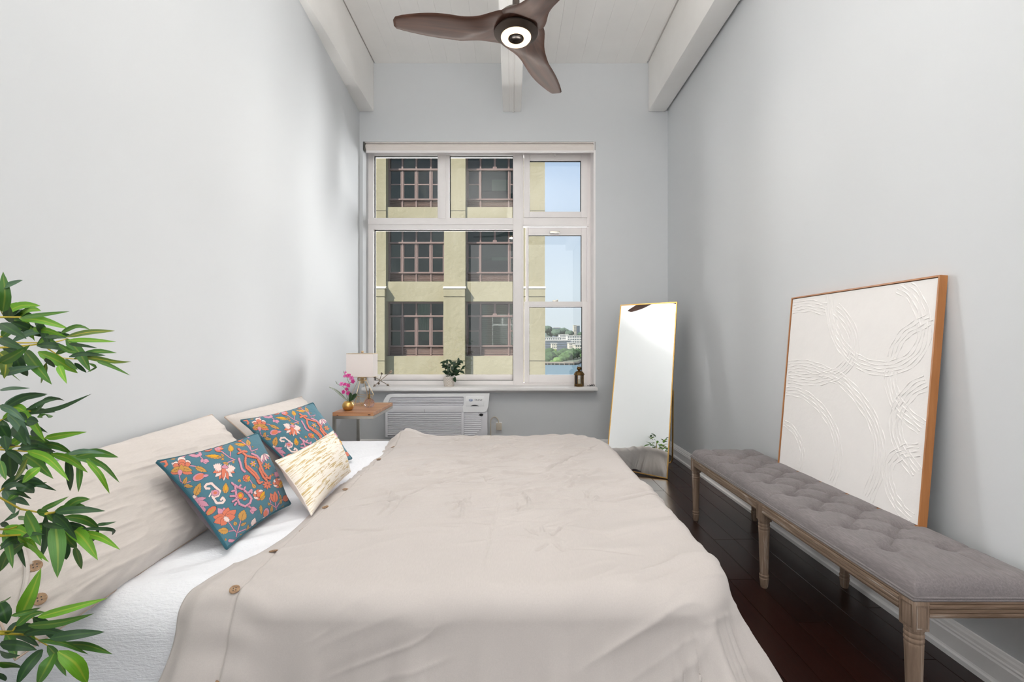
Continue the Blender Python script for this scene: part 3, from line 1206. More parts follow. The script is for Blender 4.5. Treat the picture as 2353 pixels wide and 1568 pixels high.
rs = random.Random(12)
segs = []
for i in range(110):     # long soft pulls from the buttoned hem across the top
    ax = rs.uniform(-.66, .25)
    ay = rs.uniform(1.35, 3.0)
    L = rs.uniform(.15, .5)
    ang = rs.uniform(-.15, .75)
    segs.append((ax, ay, ax + L * math.cos(ang), ay + L * math.sin(ang), rs.choice([-1, 1, 1]) * rs.uniform(.004, .012), rs.uniform(.005, .012)))
for i in range(60):     # pulls running slantwise towards the far foot corner
    ax = rs.uniform(-.66, .35)
    ay = rs.uniform(1.75, 2.85)
    L = rs.uniform(.18, .5)
    ang = rs.uniform(.45, 1.05)
    segs.append((ax, ay, ax + L * math.cos(ang), min(3.05, ay + L * math.sin(ang)), rs.choice([-1, 1, 1]) * rs.uniform(.005, .012), rs.uniform(.005, .011)))
segs += [(-.08, 1.25, -.04, 2.0, -.004, .004), (-.5, 1.72, .5, 1.70, -.004, .004)]
for (cx0, cy0) in ((-.17, 1.75), (-.12, 2.05), (.05, 1.72), (.1, 1.45), (-.45, 1.78), (.3, 1.8)):   # packing crumples
    for i in range(7):
        ang = rs.uniform(0, 2 * PI)
        L = rs.uniform(.05, .16)
        segs.append((cx0 + rs.uniform(-.04, .04), cy0 + rs.uniform(-.04, .04), cx0 + L * math.cos(ang), cy0 + L * math.sin(ang), rs.choice([-1, 1]) * .009, .005))
segs += [(-.6, 1.28, -.1, 1.62, .005, .02), (-.1, 1.62, .35, 1.68, .004, .02), (-.65, 2.35, -.2, 2.9, .007, .03), (-.6, 2.1, 0, 2.75, .006, .03), (-.5, 1.9, .2, 2.5, .005, .025),
         (-.68, 1.72, -.05, 1.86, .004, .012), (-.05, 1.86, .1, 1.99, .004, .008), (-.05, 1.86, .08, 1.8, .004, .008), (.35, 2.1, .62, 2.25, .006, .02), (.33, 2.05, .6, 2.18, -.005, .015),
         (.3, 1.5, .62, 1.62, .014, .045), (.42, 1.75, .62, 1.85, .008, .03), (.45, 1.35, .6, 1.33, .012, .04), (.5, 2.0, .62, 2.02, .007, .02), (.1, 1.33, .5, 1.42, .005, .03)]


def duvet_surf(a, b):
    X, Y, Z, dz = rounded_drop(a, b, DX1 - .035, DY0 + .04, DY1, .17, .065, DTOP, .06, .044, 8.0)
    e = a - duvet_left(b)
    top = np.exp(-(dz / .12) ** 2)
    puff = .012 * sstep(0, .25, e) * sstep(-.02, .4, DX1 - a) * sstep(-.02, .3, b - DY0) * sstep(-.02, .3, DY1 - b)
    hem = .007 * sstep(-.004, .004, a + .712 + .006 * np.sin(b * 9))      # buttoned opening, upper lip proud of the lower
    groove = -.005 * np.exp(-((a + .716 + .006 * np.sin(b * 9)) / .005) ** 2)
    lift = .055 * np.exp(-(((a + .70) / .10) ** 2 + ((b - 3.0) / .16) ** 2))
    wr = creases(a, b, segs)
    gathers = .004 * sstep(.16, .0, np.abs(a + .72)) * np.sin(b * 70 + 6 * vnoise(b * 6, a * 4)) * sstep(.3, .8, vnoise(b * 5 + 3, a * 0 + 1))
    lowf = .016 * fbm(a * 2.2 + 4, b * 2.2, 3)
    pa, qa = a * .9 + b * .43, -a * .43 + b * .9
    mid = .018 * ridged(pa * 1.6 + .8 * fbm(a * 2, b * 2, 2), qa * 10 + 1.2 * fbm(a * 1.5, b * 1.5, 2), 2) * sstep(.2, .7, vnoise(a * 3 + 2, b * 3 + 5)) - .001
    edge = -.014 * sstep(.05, 0, e)
    h = puff + hem + groove + lift + (wr + lowf + mid + gathers) * (0.35 + .65 * top) + edge
    ang = np.clip(dz / .085, 0, 1)
    # push wrinkles along z on top and outwards on the sides
    return X, Y, Z, dz, h


NA, NB = 420, 560
sB = np.linspace(DY0 - .40, DY1 + .30, NB)
sA = np.linspace(0, 1, NA)
Bm = np.repeat(sB[None, :], NA, 0)
LFT = duvet_left(sB)
Am = LFT[None, :] + (DX1 + .36 - LFT[None, :]) * sA[:, None]
X, Y, Z, dz, h = duvet_surf(Am, Bm)
P = np.stack([X, Y, Z], -1)


def normals(P):
    du = np.gradient(P, axis=0)
    dv = np.gradient(P, axis=1)
    n = np.cross(du, dv)
    n /= (np.linalg.norm(n, axis=-1, keepdims=True) + 1e-12)
    n *= np.sign(n[..., 2:3] + 1e-3)
    return n


Nn = normals(P)
Nn[..., 2] = np.maximum(Nn[..., 2], 0)
P = P + Nn * h[..., None]
under = P[..., 2] < .02
P[..., 2] = np.maximum(P[..., 2], .02)
DUV_P = P
dv = mesh_np('duvet', P.reshape(-1, 3), grid_faces(NA, NB), MAT['duvet'])
so = dv.modifiers.new('thickness', 'SOLIDIFY')
so.thickness = .005
so.offset = -1 if Nn[100, 200, 2] > 0 and np.cross(P[101, 200] - P[100, 200], P[100, 201] - P[100, 200])[2] > 0 else 1
tag(dv, 'oatmeal cotton duvet with a buttoned hem spread over the bed', 'duvet')


def duvet_point(a, b):
    i = int(np.argmin(np.abs(sB - b)))
    j = int(np.argmin(np.abs(Am[:, i] - a)))
    p = DUV_P[j, i]
    n = np.cross(DUV_P[min(j + 3, NA - 1), i] - DUV_P[j - 3, i], DUV_P[j, min(i + 3, NB - 1)] - DUV_P[j, i - 3])
    n = n / np.linalg.norm(n)
    if n[2] < 0: n = -n
    return Vector(p), Vector(n)


def button(p, n, r, parent):
    q = n.to_track_quat('Z', 'Y').to_matrix().to_4x4()
    b = MB()
    b.lathe([(r * .2, 0), (r * .85, 0), (r, .0012), (r * 1.0, .0026), (r * .9, .0034), (r * .72, .0030), (r * .6, .0024), (r * .01, .0024)], p + n * .0005, 18, q)
    o = b.build('button', MAT['button'], parent, smooth=True, sharp=50)
    hb = MB()
    for sx in (-1, 1):
        for sy in (-1, 1):
            hb.lathe([(.0001, .0), (r * .11, .0), (r * .11, .0032), (.0001, .0032)], p + q.to_3x3() @ Vector((sx * r * .24, sy * r * .24, 0)), 8, q)
    hb.build('thread_hole', MAT['black'], o)
    return o


for b in (2.98, 2.755, 2.47, 2.19, 1.975, 1.765, 1.567, 1.38, 1.187, .985):
    p, n = duvet_point(-.722, b)
    button(p, n, .0125, dv)


# ------------------------------------------------------------------ pillows and cushions
def pillow_grid(c, tf, tb, n, pinch, pw, wr_amp, seed, side):
    """c = BL, BR, TR, TL corners; returns grid positions of the front (side=1) or back (side=-1) sheet"""
    BL, BR, TR, TL = [np.array(q, dtype=float) for q in c]
    u = np.linspace(0, 1, n)
    # cluster towards edges
    u = .5 - .5 * np.cos(PI * u) * (.35 + .65) if False else u
    U, V_ = np.meshgrid(u, u, indexing='ij')
    s, t = 2 * U - 1, 2 * V_ - 1
    U2 = .5 + .5 * s * (1 - pinch * (1 - t * t) * np.abs(s) ** 2)
    V2 = .5 + .5 * t * (1 - pinch * (1 - s * s) * np.abs(t) ** 2)
    P = (BL[None, None] * ((1 - U2) * (1 - V2))[..., None] + BR[None, None] * (U2 * (1 - V2))[..., None]
         + TR[None, None] * (U2 * V2)[..., None] + TL[None, None] * ((1 - U2) * V2)[..., None])
    nrm = np.cross(BR - BL, TL - BL)
    nrm = nrm / np.linalg.norm(nrm)
    prof = (np.clip(1 - np.abs(s) ** pw, 0, 1) * np.clip(1 - np.abs(t) ** pw, 0, 1)) ** .55
    if side > 0:
        th = tf * prof
    else:
        th = tb * prof
    # puckers running in from the seams and soft dents
    edge = np.minimum(1 - np.abs(s), 1 - np.abs(t))
    ang = np.arctan2(t, s)
    pk = np.sin(ang * 34 + 5 * fbm(s * 3 + seed, t * 3, 2)) * np.exp(-((edge - .06) / .09) ** 2)
    dent = fbm(s * 1.6 + seed * 3, t * 1.6 + seed, 4)
    w = wr_amp * (pk * .35 + dent * 2.2 + .8 * ridged(s * 2.5 + seed, t * 4 + s + seed, 2) - .3) * np.clip(prof * 1.6, 0, 1)
    P = P + side * nrm[None, None] * (th + w)[..., None]
    return P, U, V_, nrm


def pillow(name, c, tf, tb, mat, label, cat, n=110, pinch=.05, pw=2.4, wr_amp=.006, seed=1.0, matb=None, group=None, extra=None, backname='back'):
    PF, U, V_, nrm = pillow_grid(c, tf, tb, n, pinch, pw, wr_amp, seed, 1)
    PB, _, _, _ = pillow_grid(c, tf, tb, max(40, n // 3), pinch, pw, wr_amp, seed + 5, -1)
    base = (np.array(c[0]) + np.array(c[1])) / 2
    t = thing(name, base, label, cat, group)
    col = None
    if extra is not None:
        col, disp = extra(U, V_, PF)
        PF = PF + nrm[None, None] * disp[..., None]
        col = col.reshape(-1, 3)
    f = mesh_np('cover', PF.reshape(-1, 3), grid_faces(n, n), mat, t, uv=np.stack([U, V_], -1).reshape(-1, 2), col=col)
    k = PB.shape[0]
    g = np.linspace(0, 1, k)
    mesh_np(backname, PB.reshape(-1, 3), grid_faces(k, k, flip=True), matb or mat, t, uv=np.stack(np.meshgrid(g, g, indexing='ij'), -1).reshape(-1, 2))
    border = [PF[i, 0] for i in range(n)] + [PF[n - 1, j] for j in range(1, n)] + [PF[i, n - 1] for i in range(n - 2, -1, -1)] + [PF[0, j] for j in range(n - 2, 0, -1)]
    border = border[::max(1, n // 60)]
    return t, PF, nrm, border


# pillow against the wall, near
p1 = [(-1.075, .985, .46), (-1.055, 2.03, .505), (-1.365, 2.07, .815), (-1.335, 1.02, .79)]
t1, PF1, n1, bd1 = pillow('bed_pillow', p1, .092, .035, MAT['pillow'], 'large oatmeal pillow with two wooden buttons behind the bamboo leaves', 'pillow', n=150, pinch=.035, pw=3.2, wr_amp=.012, seed=2.3, group='pillows against the wall')
MB().tube(bd1, .0028, 6, closed=True).build('seam', M_fabric('pillow_seam', (200, 180, 164), 900), t1, smooth=True)
p2 = [(-1.06, 2.16, .50), (-1.20, 2.96, .515), (-1.415, 3.06, .775), (-1.385, 2.19, .785)]
t2, PF2, n2, bd2 = pillow('bed_pillow', p2, .07, .035, MAT['pillow'], 'large oatmeal pillow at the far end of the bed behind the teal cushion', 'pillow', n=120, pinch=.035, pw=3.2, wr_amp=.011, seed=7.1, group='pillows against the wall')
MB().tube(bd2, .0028, 6, closed=True).build('seam', bpy.data.materials['pillow_seam'], t2, smooth=True)


def bvh_of(P):
    nu, nv = P.shape[:2]
    return BVHTree.FromPolygons([Vector(p) for p in P.reshape(-1, 3)], [tuple(int(q) for q in f) for f in grid_faces(nu, nv)])


bv1 = bvh_of(PF1)
for (px, py) in ((80, 1302), (90, 1378)):
    d = (at(px, py, 1) - Vector((0, 0, CAM_Z))).normalized()
    h_, nn, _, _ = bv1.ray_cast(Vector((0, 0, CAM_Z)), d)
    if h_ is not None:
        if nn.dot(d) > 0: nn = -nn
        button(h_, nn, .0135, t1)
# closure flap of the near pillow: a narrow folded strip lying on the cover beside the buttons
fl_ = []
for py in np.linspace(1262, 1452, 16):
    px = 50 + 9 * math.sin((py - 1262) / 30.0) + (py - 1262) * .05
    d = (at(px, py, 1) - Vector((0, 0, CAM_Z))).normalized()
    h_, nn, _, _ = bv1.ray_cast(Vector((0, 0, CAM_Z)), d)
    if h_ is not None:
        fl_.append(h_ - d * .003)
if len(fl_) > 4:
    MB().tube(fl_, .0055, 8).build('flap_edge', MAT['pillow'], t1, smooth=True)

# printed teal cushions --------------------------------------------------------
TEAL, CORAL, PINK, MUST, WHT, DRK = (80, 122, 137), (216, 124, 98), (208, 146, 166), (200, 150, 82), (236, 212, 206), (40, 44, 66)
YEL = (222, 164, 40)


def homog(src, dst):
    Aa = []
    for (x, y), (u, v) in zip(src, dst):
        Aa.append([x, y, 1, 0, 0, 0, -u * x, -u * y, -u])
        Aa.append([0, 0, 0, x, y, 1, -v * x, -v * y, -v])
    _, _, Vt = np.linalg.svd(np.array(Aa, dtype=float))
    return Vt[-1].reshape(3, 3)


class Print:
    """draws the printed and stitched motifs in a flat drawing frame"""

    def __init__(self, X, Y):
        self.X, self.Y = X, Y
        self.c = np.zeros(X.shape + (3,))
        self.c[:] = lin(TEAL)
        self.d = np.zeros(X.shape)

    def put(self, m, col, raised=0):
        self.c[m] = lin(col)
        if raised:
            self.d[m] = raised

    def ell(self, cx, cy, rx, ry, ang=0, col=CORAL, ol=3.5, raised=0, wob=0, nw=9):
        a = math.radians(ang)
        dx, dy = self.X - cx, self.Y - cy
        p = dx * math.cos(a) + dy * math.sin(a)
        q = -dx * math.sin(a) + dy * math.cos(a)
        r = np.sqrt((p / rx) ** 2 + (q / ry) ** 2)
        if wob:
            r = r * (1 + wob * np.sin(nw * np.arctan2(q / ry, p / rx)))
        k = ol / min(rx, ry)
        if ol:
            self.put(r < 1 + k, DRK)
        self.put(r < 1, col, raised)

    def leaf(self, x0, y0, x1, y1, w, col=MUST, ol=3.5, vein=True, raised=0, jag=.0):
        L = math.hypot(x1 - x0, y1 - y0)
        ux, uy = (x1 - x0) / L, (y1 - y0) / L
        p = ((self.X - x0) * ux + (self.Y - y0) * uy) / L
        q = np.abs(-(self.X - x0) * uy + (self.Y - y0) * ux)
        pc = np.clip(p, 0, 1)
        ww = w * (np.sin(PI * pc ** .75) ** .8) * (1 + jag * np.sin(pc * 34))
        inn = (p > 0) & (p < 1)
        self.put((p > -.03) & (p < 1.03) & (q < ww + ol), DRK) if ol else None
        self.put(inn & (q < ww), col, raised)
        if vein:
            self.put(inn & (q < 1.8) & (p < .7), DRK)

    def line(self, pts, w, col=PINK, ol=0, raised=0, bead=0):
        s = 0
        best = np.full(self.X.shape, 1e9)
        al = np.zeros(self.X.shape)
        for (xa, ya), (xb, yb) in zip(pts[:-1], pts[1:]):
            dx, dy = xb - xa, yb - ya
            L2 = dx * dx + dy * dy + 1e-9
            t = np.clip(((self.X - xa) * dx + (self.Y - ya) * dy) / L2, 0, 1)
            d = np.hypot(self.X - xa - t * dx, self.Y - ya - t * dy)
            mm = d < best
            best = np.where(mm, d, best)
            al = np.where(mm, s + t * math.sqrt(L2), al)
            s += math.sqrt(L2)
        ww = w
        if bead:
            ww = w * (.62 + .38 * np.abs(np.sin(al * PI / bead)))
        if ol:
            self.put(best < ww + ol, DRK)
        self.put(best < ww, col, raised)

    def petals(self, cx, cy, r, a0, a1, n, w, col, ol=3.5, base=0, raised=0, sq=1.0):
        for i in range(n):
            a = math.radians(a0 + (a1 - a0) * (i / (n - 1) if n > 1 else 0))
            self.leaf(cx + base * math.cos(a), cy + base * math.sin(a) * sq, cx + r * math.cos(a), cy + r * math.sin(a) * sq, w, col[i % len(col)], ol, False, raised)


PRINT_MAP = []


def floral(U, V_, PF):
    src = [(975, 1510), (1760, 985), (1200, 62), (30, 430)]       # BL, BR, TR, TL in the drawing frame
    H = homog([(0, 0), (1, 0), (1, 1), (0, 1)], src)
    q = np.stack([U, V_, np.ones_like(U)], -1) @ H.T
    qx, qy = q[..., 0] / q[..., 2], q[..., 1] / q[..., 2]
    # the cloth is printed flat and then stuffed: take the swelling of the cover into account
    if not PRINT_MAP:
        px = (1176.5 + FPX * PF[..., 0] / PF[..., 1] - 350) / .18172
        py = (784 - FPX * (PF[..., 2] - CAM_Z) / PF[..., 1] - 985) / .18172
        PRINT_MAP.append((np.linspace(0, 1, len(U)), px, py))
    g0, mx_, my_ = PRINT_MAP[0]
    ii = np.clip(np.round(U * (len(g0) - 1)).astype(int), 0, len(g0) - 1)
    jj = np.clip(np.round(V_ * (len(g0) - 1)).astype(int), 0, len(g0) - 1)
    P = Print(mx_[ii, jj], my_[ii, jj])
    # stems
    for pts in ([(870, 285), (980, 370), (1045, 395)], [(985, 350), (990, 290)], [(1045, 395), (930, 440)], [(1120, 160), (1210, 220), (1250, 285)], [(1250, 290), (1330, 260)], [(1250, 285), (1215, 150)],
                [(340, 600), (360, 670), (400, 700)], [(400, 700), (480, 670)], [(970, 1190), (1030, 1280), (1070, 1320)], [(1070, 1330), (1130, 1130)], [(1070, 1320), (1190, 1270)], [(970, 1300), (1050, 1290)],
                [(1070, 1330), (1060, 1370)], [(1590, 790), (1620, 870)], [(1480, 880), (1500, 940)], [(1570, 1040), (1555, 930)], [(1570, 1000), (1620, 920), (1680, 880)], [(1560, 1000), (1490, 950)],
                [(1240, 660), (1300, 750)], [(550, 480), (480, 470)], [(600, 350), (650, 400)], [(1570, 1040), (1550, 1090)], [(1210, 990), (1250, 1010)]):
        P.line(pts, 6, PINK, 3)
    # leaves
    for L in ((1000, 295, 985, 205, 36), (880, 365, 665, 345, 26), (905, 360, 870, 320, 14), (905, 375, 875, 400, 16), (1040, 425, 1010, 425, 18), (960, 455, 890, 430, 18), (1180, 215, 1035, 195, 20),
              (1225, 215, 1200, 140, 28), (1260, 235, 1280, 225, 9), (1300, 300, 1310, 295, 12), (545, 490, 690, 545, 30), (400, 705, 435, 615, 24), (405, 725, 515, 735, 22), (540, 850, 610, 690, 42),
              (925, 820, 930, 690, 38), (290, 385, 180, 350, 22), (1370, 970, 1380, 1090, 18), (1125, 1165, 1160, 1030, 52), (960, 1300, 830, 1290, 40), (1060, 1225, 1035, 1180, 24), (1120, 1230, 1190, 1190, 16),
              (1200, 1310, 1215, 1215, 14), (1490, 970, 1460, 940, 16), (1505, 1060, 1515, 970, 16), (1620, 960, 1630, 880, 15), (1620, 900, 1620, 840, 12), (1110, 1350, 1145, 1345, 14), (1095, 680, 1110, 640, 20),
              (1305, 755, 1260, 700, 22), (1500, 1170, 1450, 1120, 28), (1640, 1030, 1665, 975, 20), (1690, 770, 1720, 860, 14), (1530, 600, 1510, 570, 12), (930, 1420, 925, 1390, 12), (1330, 500, 1310, 480, 8)):
        P.leaf(*L, MUST, 3.2, True, 0, .12)
    for L in ((835, 352, 690, 346, 16), (1000, 285, 990, 225, 16), (925, 790, 930, 715, 16), (1170, 208, 1080, 198, 10)):
        P.leaf(*L, YEL, 0, False, .0016)
    # big round blossom upper left
    P.petals(365, 520, 150, 160, 380, 5, 40, [CORAL, WHT], 3.5)
    for (a, b, r1, c) in ((300, 455, 42, WHT), (440, 440, 46, WHT), (370, 400, 50, WHT), (300, 470, 34, CORAL), (445, 455, 34, CORAL), (372, 430, 46, CORAL), (375, 460, 36, CORAL)):
        P.ell(a, b, r1, r1 * .85, 0, c)
    P.leaf(365, 500, 235, 545, 34, MUST)
    P.leaf(365, 500, 505, 530, 34, MUST)
    P.leaf(365, 560, 370, 455, 34, MUST, 3, False)
    P.leaf(350, 520, 350, 600, 30, PINK, 3, False)
    # curls and top edge blossoms
    P.line([(110, 415), (165, 415), (185, 455), (150, 490)], 15, CORAL, 3)
    P.line([(345, 335), (400, 345), (440, 310), (500, 340), (560, 350), (610, 330), (590, 285), (540, 270)], 17, PINK, 3)
    P.ell(510, 300, 38, 22, 10, CORAL)
    P.leaf(660, 395, 680, 450, 28, PINK, 3, False)
    P.leaf(650, 400, 720, 420, 24, PINK, 3, False)
    P.leaf(640, 390, 615, 430, 20, PINK, 3, False)
    P.petals(770, 250, 130, 150, 400, 9, 22, [CORAL, (232, 130, 84)], 3, 20, .002, .6)
    P.petals(820, 262, 40, 150, 400, 6, 12, [PINK], 0, 4, .002, .6)
    P.petals(1050, 135, 100, 150, 400, 8, 17, [CORAL, (232, 130, 84)], 3, 12, .002, .5)
    P.petals(1170, 95, 80, 150, 400, 6, 12, [PINK, PINK], 3, 5, 0, .5)
    P.petals(820, 210, 90, 170, 260, 3, 14, [PINK], 3, 50, 0, .6)
    # tulip left
    P.ell(585, 615, 78, 45, -22, PINK)
    P.ell(600, 610, 66, 32, -22, CORAL, 0)
    P.leaf(640, 605, 715, 590, 18, PINK, 3, False)
    # white-petal carnation in the middle
    P.petals(905, 510, 150, 20, 160, 7, 27, [CORAL, WHT], 3.2, 20)
    P.leaf(880, 510, 770, 465, 48, WHT, 3.2, False, 0, .25)
    P.leaf(930, 515, 1050, 500, 46, WHT, 3.2, False, 0, .25)
    P.leaf(905, 470, 890, 650, 26, CORAL, 3, False, .002)
    P.ell(915, 490, 42, 22, 0, PINK)
    P.leaf(915, 500, 920, 450, 22, PINK, 0, False)
    # white scroll
    P.line([(720, 760), (680, 760), (665, 735), (690, 705), (750, 695), (795, 740), (855, 790), (835, 850), (775, 870)], 15, WHT, 3.2)
    P.line([(760, 860), (815, 945), (890, 940), (915, 905), (890, 875), (870, 900)], 15, WHT, 3.2)
    P.line([(760, 790), (720, 860)], 9, WHT, 3)
    P.ell(795, 815, 48, 38, -10, PINK)
    P.ell(795, 815, 24, 18, -10, CORAL, 0)
    # pink paisley
    ring = [(1040, 720), (1050, 790), (1060, 880), (1100, 960), (1170, 990), (1230, 950), (1250, 890), (1210, 830), (1150, 780), (1080, 750), (1040, 720)]
    P.line(ring, 15, PINK, 3, .0022, 26)
    for s in (((1040, 790), (1000, 800)), ((1050, 860), (985, 860)), ((1060, 900), (1010, 930)), ((1030, 720), (1000, 690)), ((1090, 750), (1110, 725)), ((1150, 780), (1170, 745)), ((1210, 820), (1250, 780), (1250, 820)), ((1060, 940), (1040, 970))):
        P.line(list(s), 14, PINK, 3, .0022, 20)
    P.ell(1115, 850, 42, 44, 0, CORAL, 3)
    P.ell(1115, 850, 22, 26, 0, YEL, 2)
    P.leaf(1140, 900, 1195, 890, 18, CORAL, 2, False, .002)
    P.leaf(1260, 1010, 1270, 1085, 30, PINK, 3, False)
    P.leaf(1240, 1015, 1325, 1030, 30, PINK, 3, False)
    P.line([(1215, 970), (1250, 1010)], 9, PINK, 3)
    # coral beaded diamond
    for pts in ([(1180, 350), (1170, 420), (1185, 500), (1290, 600), (1350, 680)], [(1190, 350), (1330, 380), (1380, 440), (1350, 520), (1400, 620), (1440, 660)], [(1200, 480), (1300, 570), (1345, 640)], [(1330, 390), (1400, 560), (1470, 640)],
                [(1080, 260), (1130, 300), (1180, 345)], [(1080, 320), (1150, 290), (1190, 300)], [(1320, 660), (1350, 700), (1390, 680)], [(1430, 620), (1480, 640), (1490, 600)]):
        P.line(pts, 14, CORAL, 3, .0026, 24)
    P.line([(1090, 380), (1110, 440), (1130, 520), (1165, 550)], 14, PINK, 3, .002, 18)
    P.line([(1250, 320), (1320, 350), (1390, 430)], 13, PINK, 3, .002, 18)
    P.petals(1270, 450, 44, 0, 300, 6, 10, [PINK, YEL], 2, 4, .002)
    P.petals(1450, 480, 50, 0, 300, 6, 11, [CORAL, MUST], 2, 4, .002)
    P.petals(1450, 715, 60, 0, 315, 8, 13, [CORAL], 2, 6, .002)
    P.petals(1395, 320, 110, 20, 100, 5, 14, [WHT, PINK], 3, 10)
    # right hand blossoms
    for (cx, cy, r) in ((1190, 630, 46), (1350, 840, 74), (1590, 690, 66)):
        for i in range(7):
            a = math.radians(100 + i * 40)
            P.ell(cx + r * .6 * math.cos(a), cy + r * .6 * math.sin(a), r * .42, r * .36, 0, WHT if i % 2 and r > 50 else CORAL, 2.6)
        P.ell(cx, cy, r * .5, r * .45, 0, CORAL, 2.6, .002, .1)
        P.leaf(cx + r * .2, cy + r * .7, cx + r * .9, cy - r * .6, r * .3, YEL, 2.5, False, .0016)
        P.leaf(cx + r * .3, cy + r * .9, cx + r * 1.1, cy + r * .1, r * .26, MUST, 2.5, False)
    P.leaf(1560, 930, 1490, 820, 34, CORAL, 3, True)
    P.leaf(1560, 930, 1550, 795, 34, CORAL, 3, True)
    P.ell(1685, 885, 36, 40, 0, CORAL)
    P.leaf(1660, 560, 1560, 510, 40, PINK, 3, False, .002, .3)
    P.leaf(1600, 600, 1540, 560, 34, PINK, 3, False, .002, .3)
    P.ell(1440, 1065, 34, 58, 15, PINK)
    P.ell(1432, 1075, 26, 42, 15, CORAL, 0)
    P.leaf(1420, 1120, 1400, 1155, 14, WHT, 2, False)
    # large poppy lower left
    for (x1, y1, w, c) in ((905, 1000, 60, PINK), (830, 1010, 52, PINK), (960, 1000, 56, CORAL), (1060, 1030, 48, CORAL), (1050, 1110, 44, CORAL), (770, 1120, 52, CORAL), (780, 1190, 48, CORAL), (870, 1230, 44, CORAL)):
        P.leaf(930, 1140, x1, y1, w, c, 3.2, False, 0, .06)
    P.ell(940, 1150, 42, 28, 40, WHT, 3, 0, .15)
    P.ell(745, 1040, 76, 38, -40, CORAL)
    P.leaf(700, 1090, 790, 1010, 18, MUST, 0, False)
    P.line([(545, 880), (600, 960), (650, 1030)], 26, PINK, 3)
    P.leaf(560, 900, 680, 880, 24, PINK, 3, False)
    P.leaf(590, 930, 715, 975, 34, PINK, 3, False)
    P.ell(530, 865, 22, 24, 0, WHT)
    # bottom edge motifs
    P.leaf(1265, 1240, 1300, 1130, 30, WHT, 3, False, 0, .2)
    P.leaf(1280, 1260, 1365, 1180, 28, CORAL, 3, False)
    P.leaf(1300, 1290, 1355, 1225, 24, WHT, 3, False)
    P.leaf(1265, 1310, 1235, 1240, 34, PINK, 3, False)
    P.ell(1290, 1295, 34, 26, -30, CORAL)
    P.line([(980, 1420), (1060, 1430), (1150, 1425)], 20, PINK, 3)
    P.ell(1050, 1490, 66, 24, -10, CORAL)
    P.leaf(1180, 1390, 1260, 1340, 14, WHT, 2, False)
    P.leaf(1380, 1250, 1440, 1195, 10, WHT, 2, False)
    return P.c, P.d


t = NT('printed_teal_cotton')
a_ = t.n('ShaderNodeAttribute')
a_.attribute_name = 'print'
t.l(a_.outputs['Color'], t.b.inputs['Base Color'])
t.b.inputs['Roughness'].default_value = .85
t.b.inputs['Specular IOR Level'].default_value = .2
t.b.inputs['Sheen Weight'].default_value = .1
t.bump(t.noise(t.coord('Object'), 900, 2), .15, .002)
MAT['floral'] = t.m
MAT['teal'] = M_fabric('teal_piping', (52, 98, 112), 900, .2)
MAT['mauve'] = M_fabric('teal_mauve_back', (110, 98, 106), 900, .2, .15)

c1 = [(-.893, 1.425, .500), (-.882, 1.81, .502), (-1.06, 1.90, .765), (-1.118, 1.432, .770)]
t3, PF3, n3, bd3 = pillow('throw_cushion', c1, .066, .085, MAT['floral'], 'teal floral cushion lying in front, nearest the camera, with coral and mustard flowers', 'cushion', n=420, pinch=.075, pw=2.1, wr_amp=.002, seed=4.2, matb=MAT['mauve'], group='teal floral cushions', extra=floral)
MB().tube(bd3, .0048, 8, closed=True).build('piping', MAT['teal'], t3, smooth=True)
c2 = [(-.935, 2.06, .502), (-.88, 2.50, .504), (-1.085, 2.48, .812), (-1.222, 2.05, .792)]
t4, PF4, n4, bd4 = pillow('throw_cushion', c2, .066, .075, MAT['floral'], 'teal floral cushion standing further back, partly hidden behind the other two cushions', 'cushion', n=330, pinch=.075, pw=2.1, wr_amp=.003, seed=9.2, matb=MAT['mauve'], group='teal floral cushions', extra=floral)
MB().tube(bd4, .0048, 8, closed=True).build('piping', MAT['teal'], t4, smooth=True)

t = NT('cream_gold_foil')
nf = t.noise(t.coord('UV', (5, 30, 1), (0, 0, .12)), 1.0, 6, .68, .9)
nm = t.noise(t.coord('UV', (4, 5, 1)), 1.0, 3)
s_ = t.math('ADD', nf, t.math('MULTIPLY', t.math('SUBTRACT', nm, .5), .25))
mask = t.n('ShaderNodeMapRange')
mask.inputs['From Min'].default_value = .535
mask.inputs['From Max'].default_value = .55
t.l(s_, mask.inputs['Value'])
t.l(t.mix(mask.outputs[0], lin((240, 233, 222)), lin((204, 180, 132))), t.b.inputs['Base Color'])
t.b.inputs['Roughness'].default_value = .6
t.l(t.math('MULTIPLY', mask.outputs[0], .35), t.b.inputs['Metallic'])
t.bump(t.noise(t.coord('Object'), 800, 2), .15, .002)
MAT['foil'] = t.m
c3 = [(-.742, 1.682, .505), (-.775, 2.19, .522), (-.845, 2.15, .725), (-.912, 1.752, .688)]
t5, PF5, n5, bd5 = pillow('throw_cushion', c3, .075, .07, MAT['foil'], 'small cream lumbar cushion with streaks of gold foil', 'cushion', n=120, pinch=.085, pw=2.0, wr_amp=.003, seed=3.3, matb=M_fabric('cream_back', (238, 228, 220), 800, .2))
MB().tube(bd5, .002, 6, closed=True).build('seam', bpy.data.materials['cream_back'], t5, smooth=True)

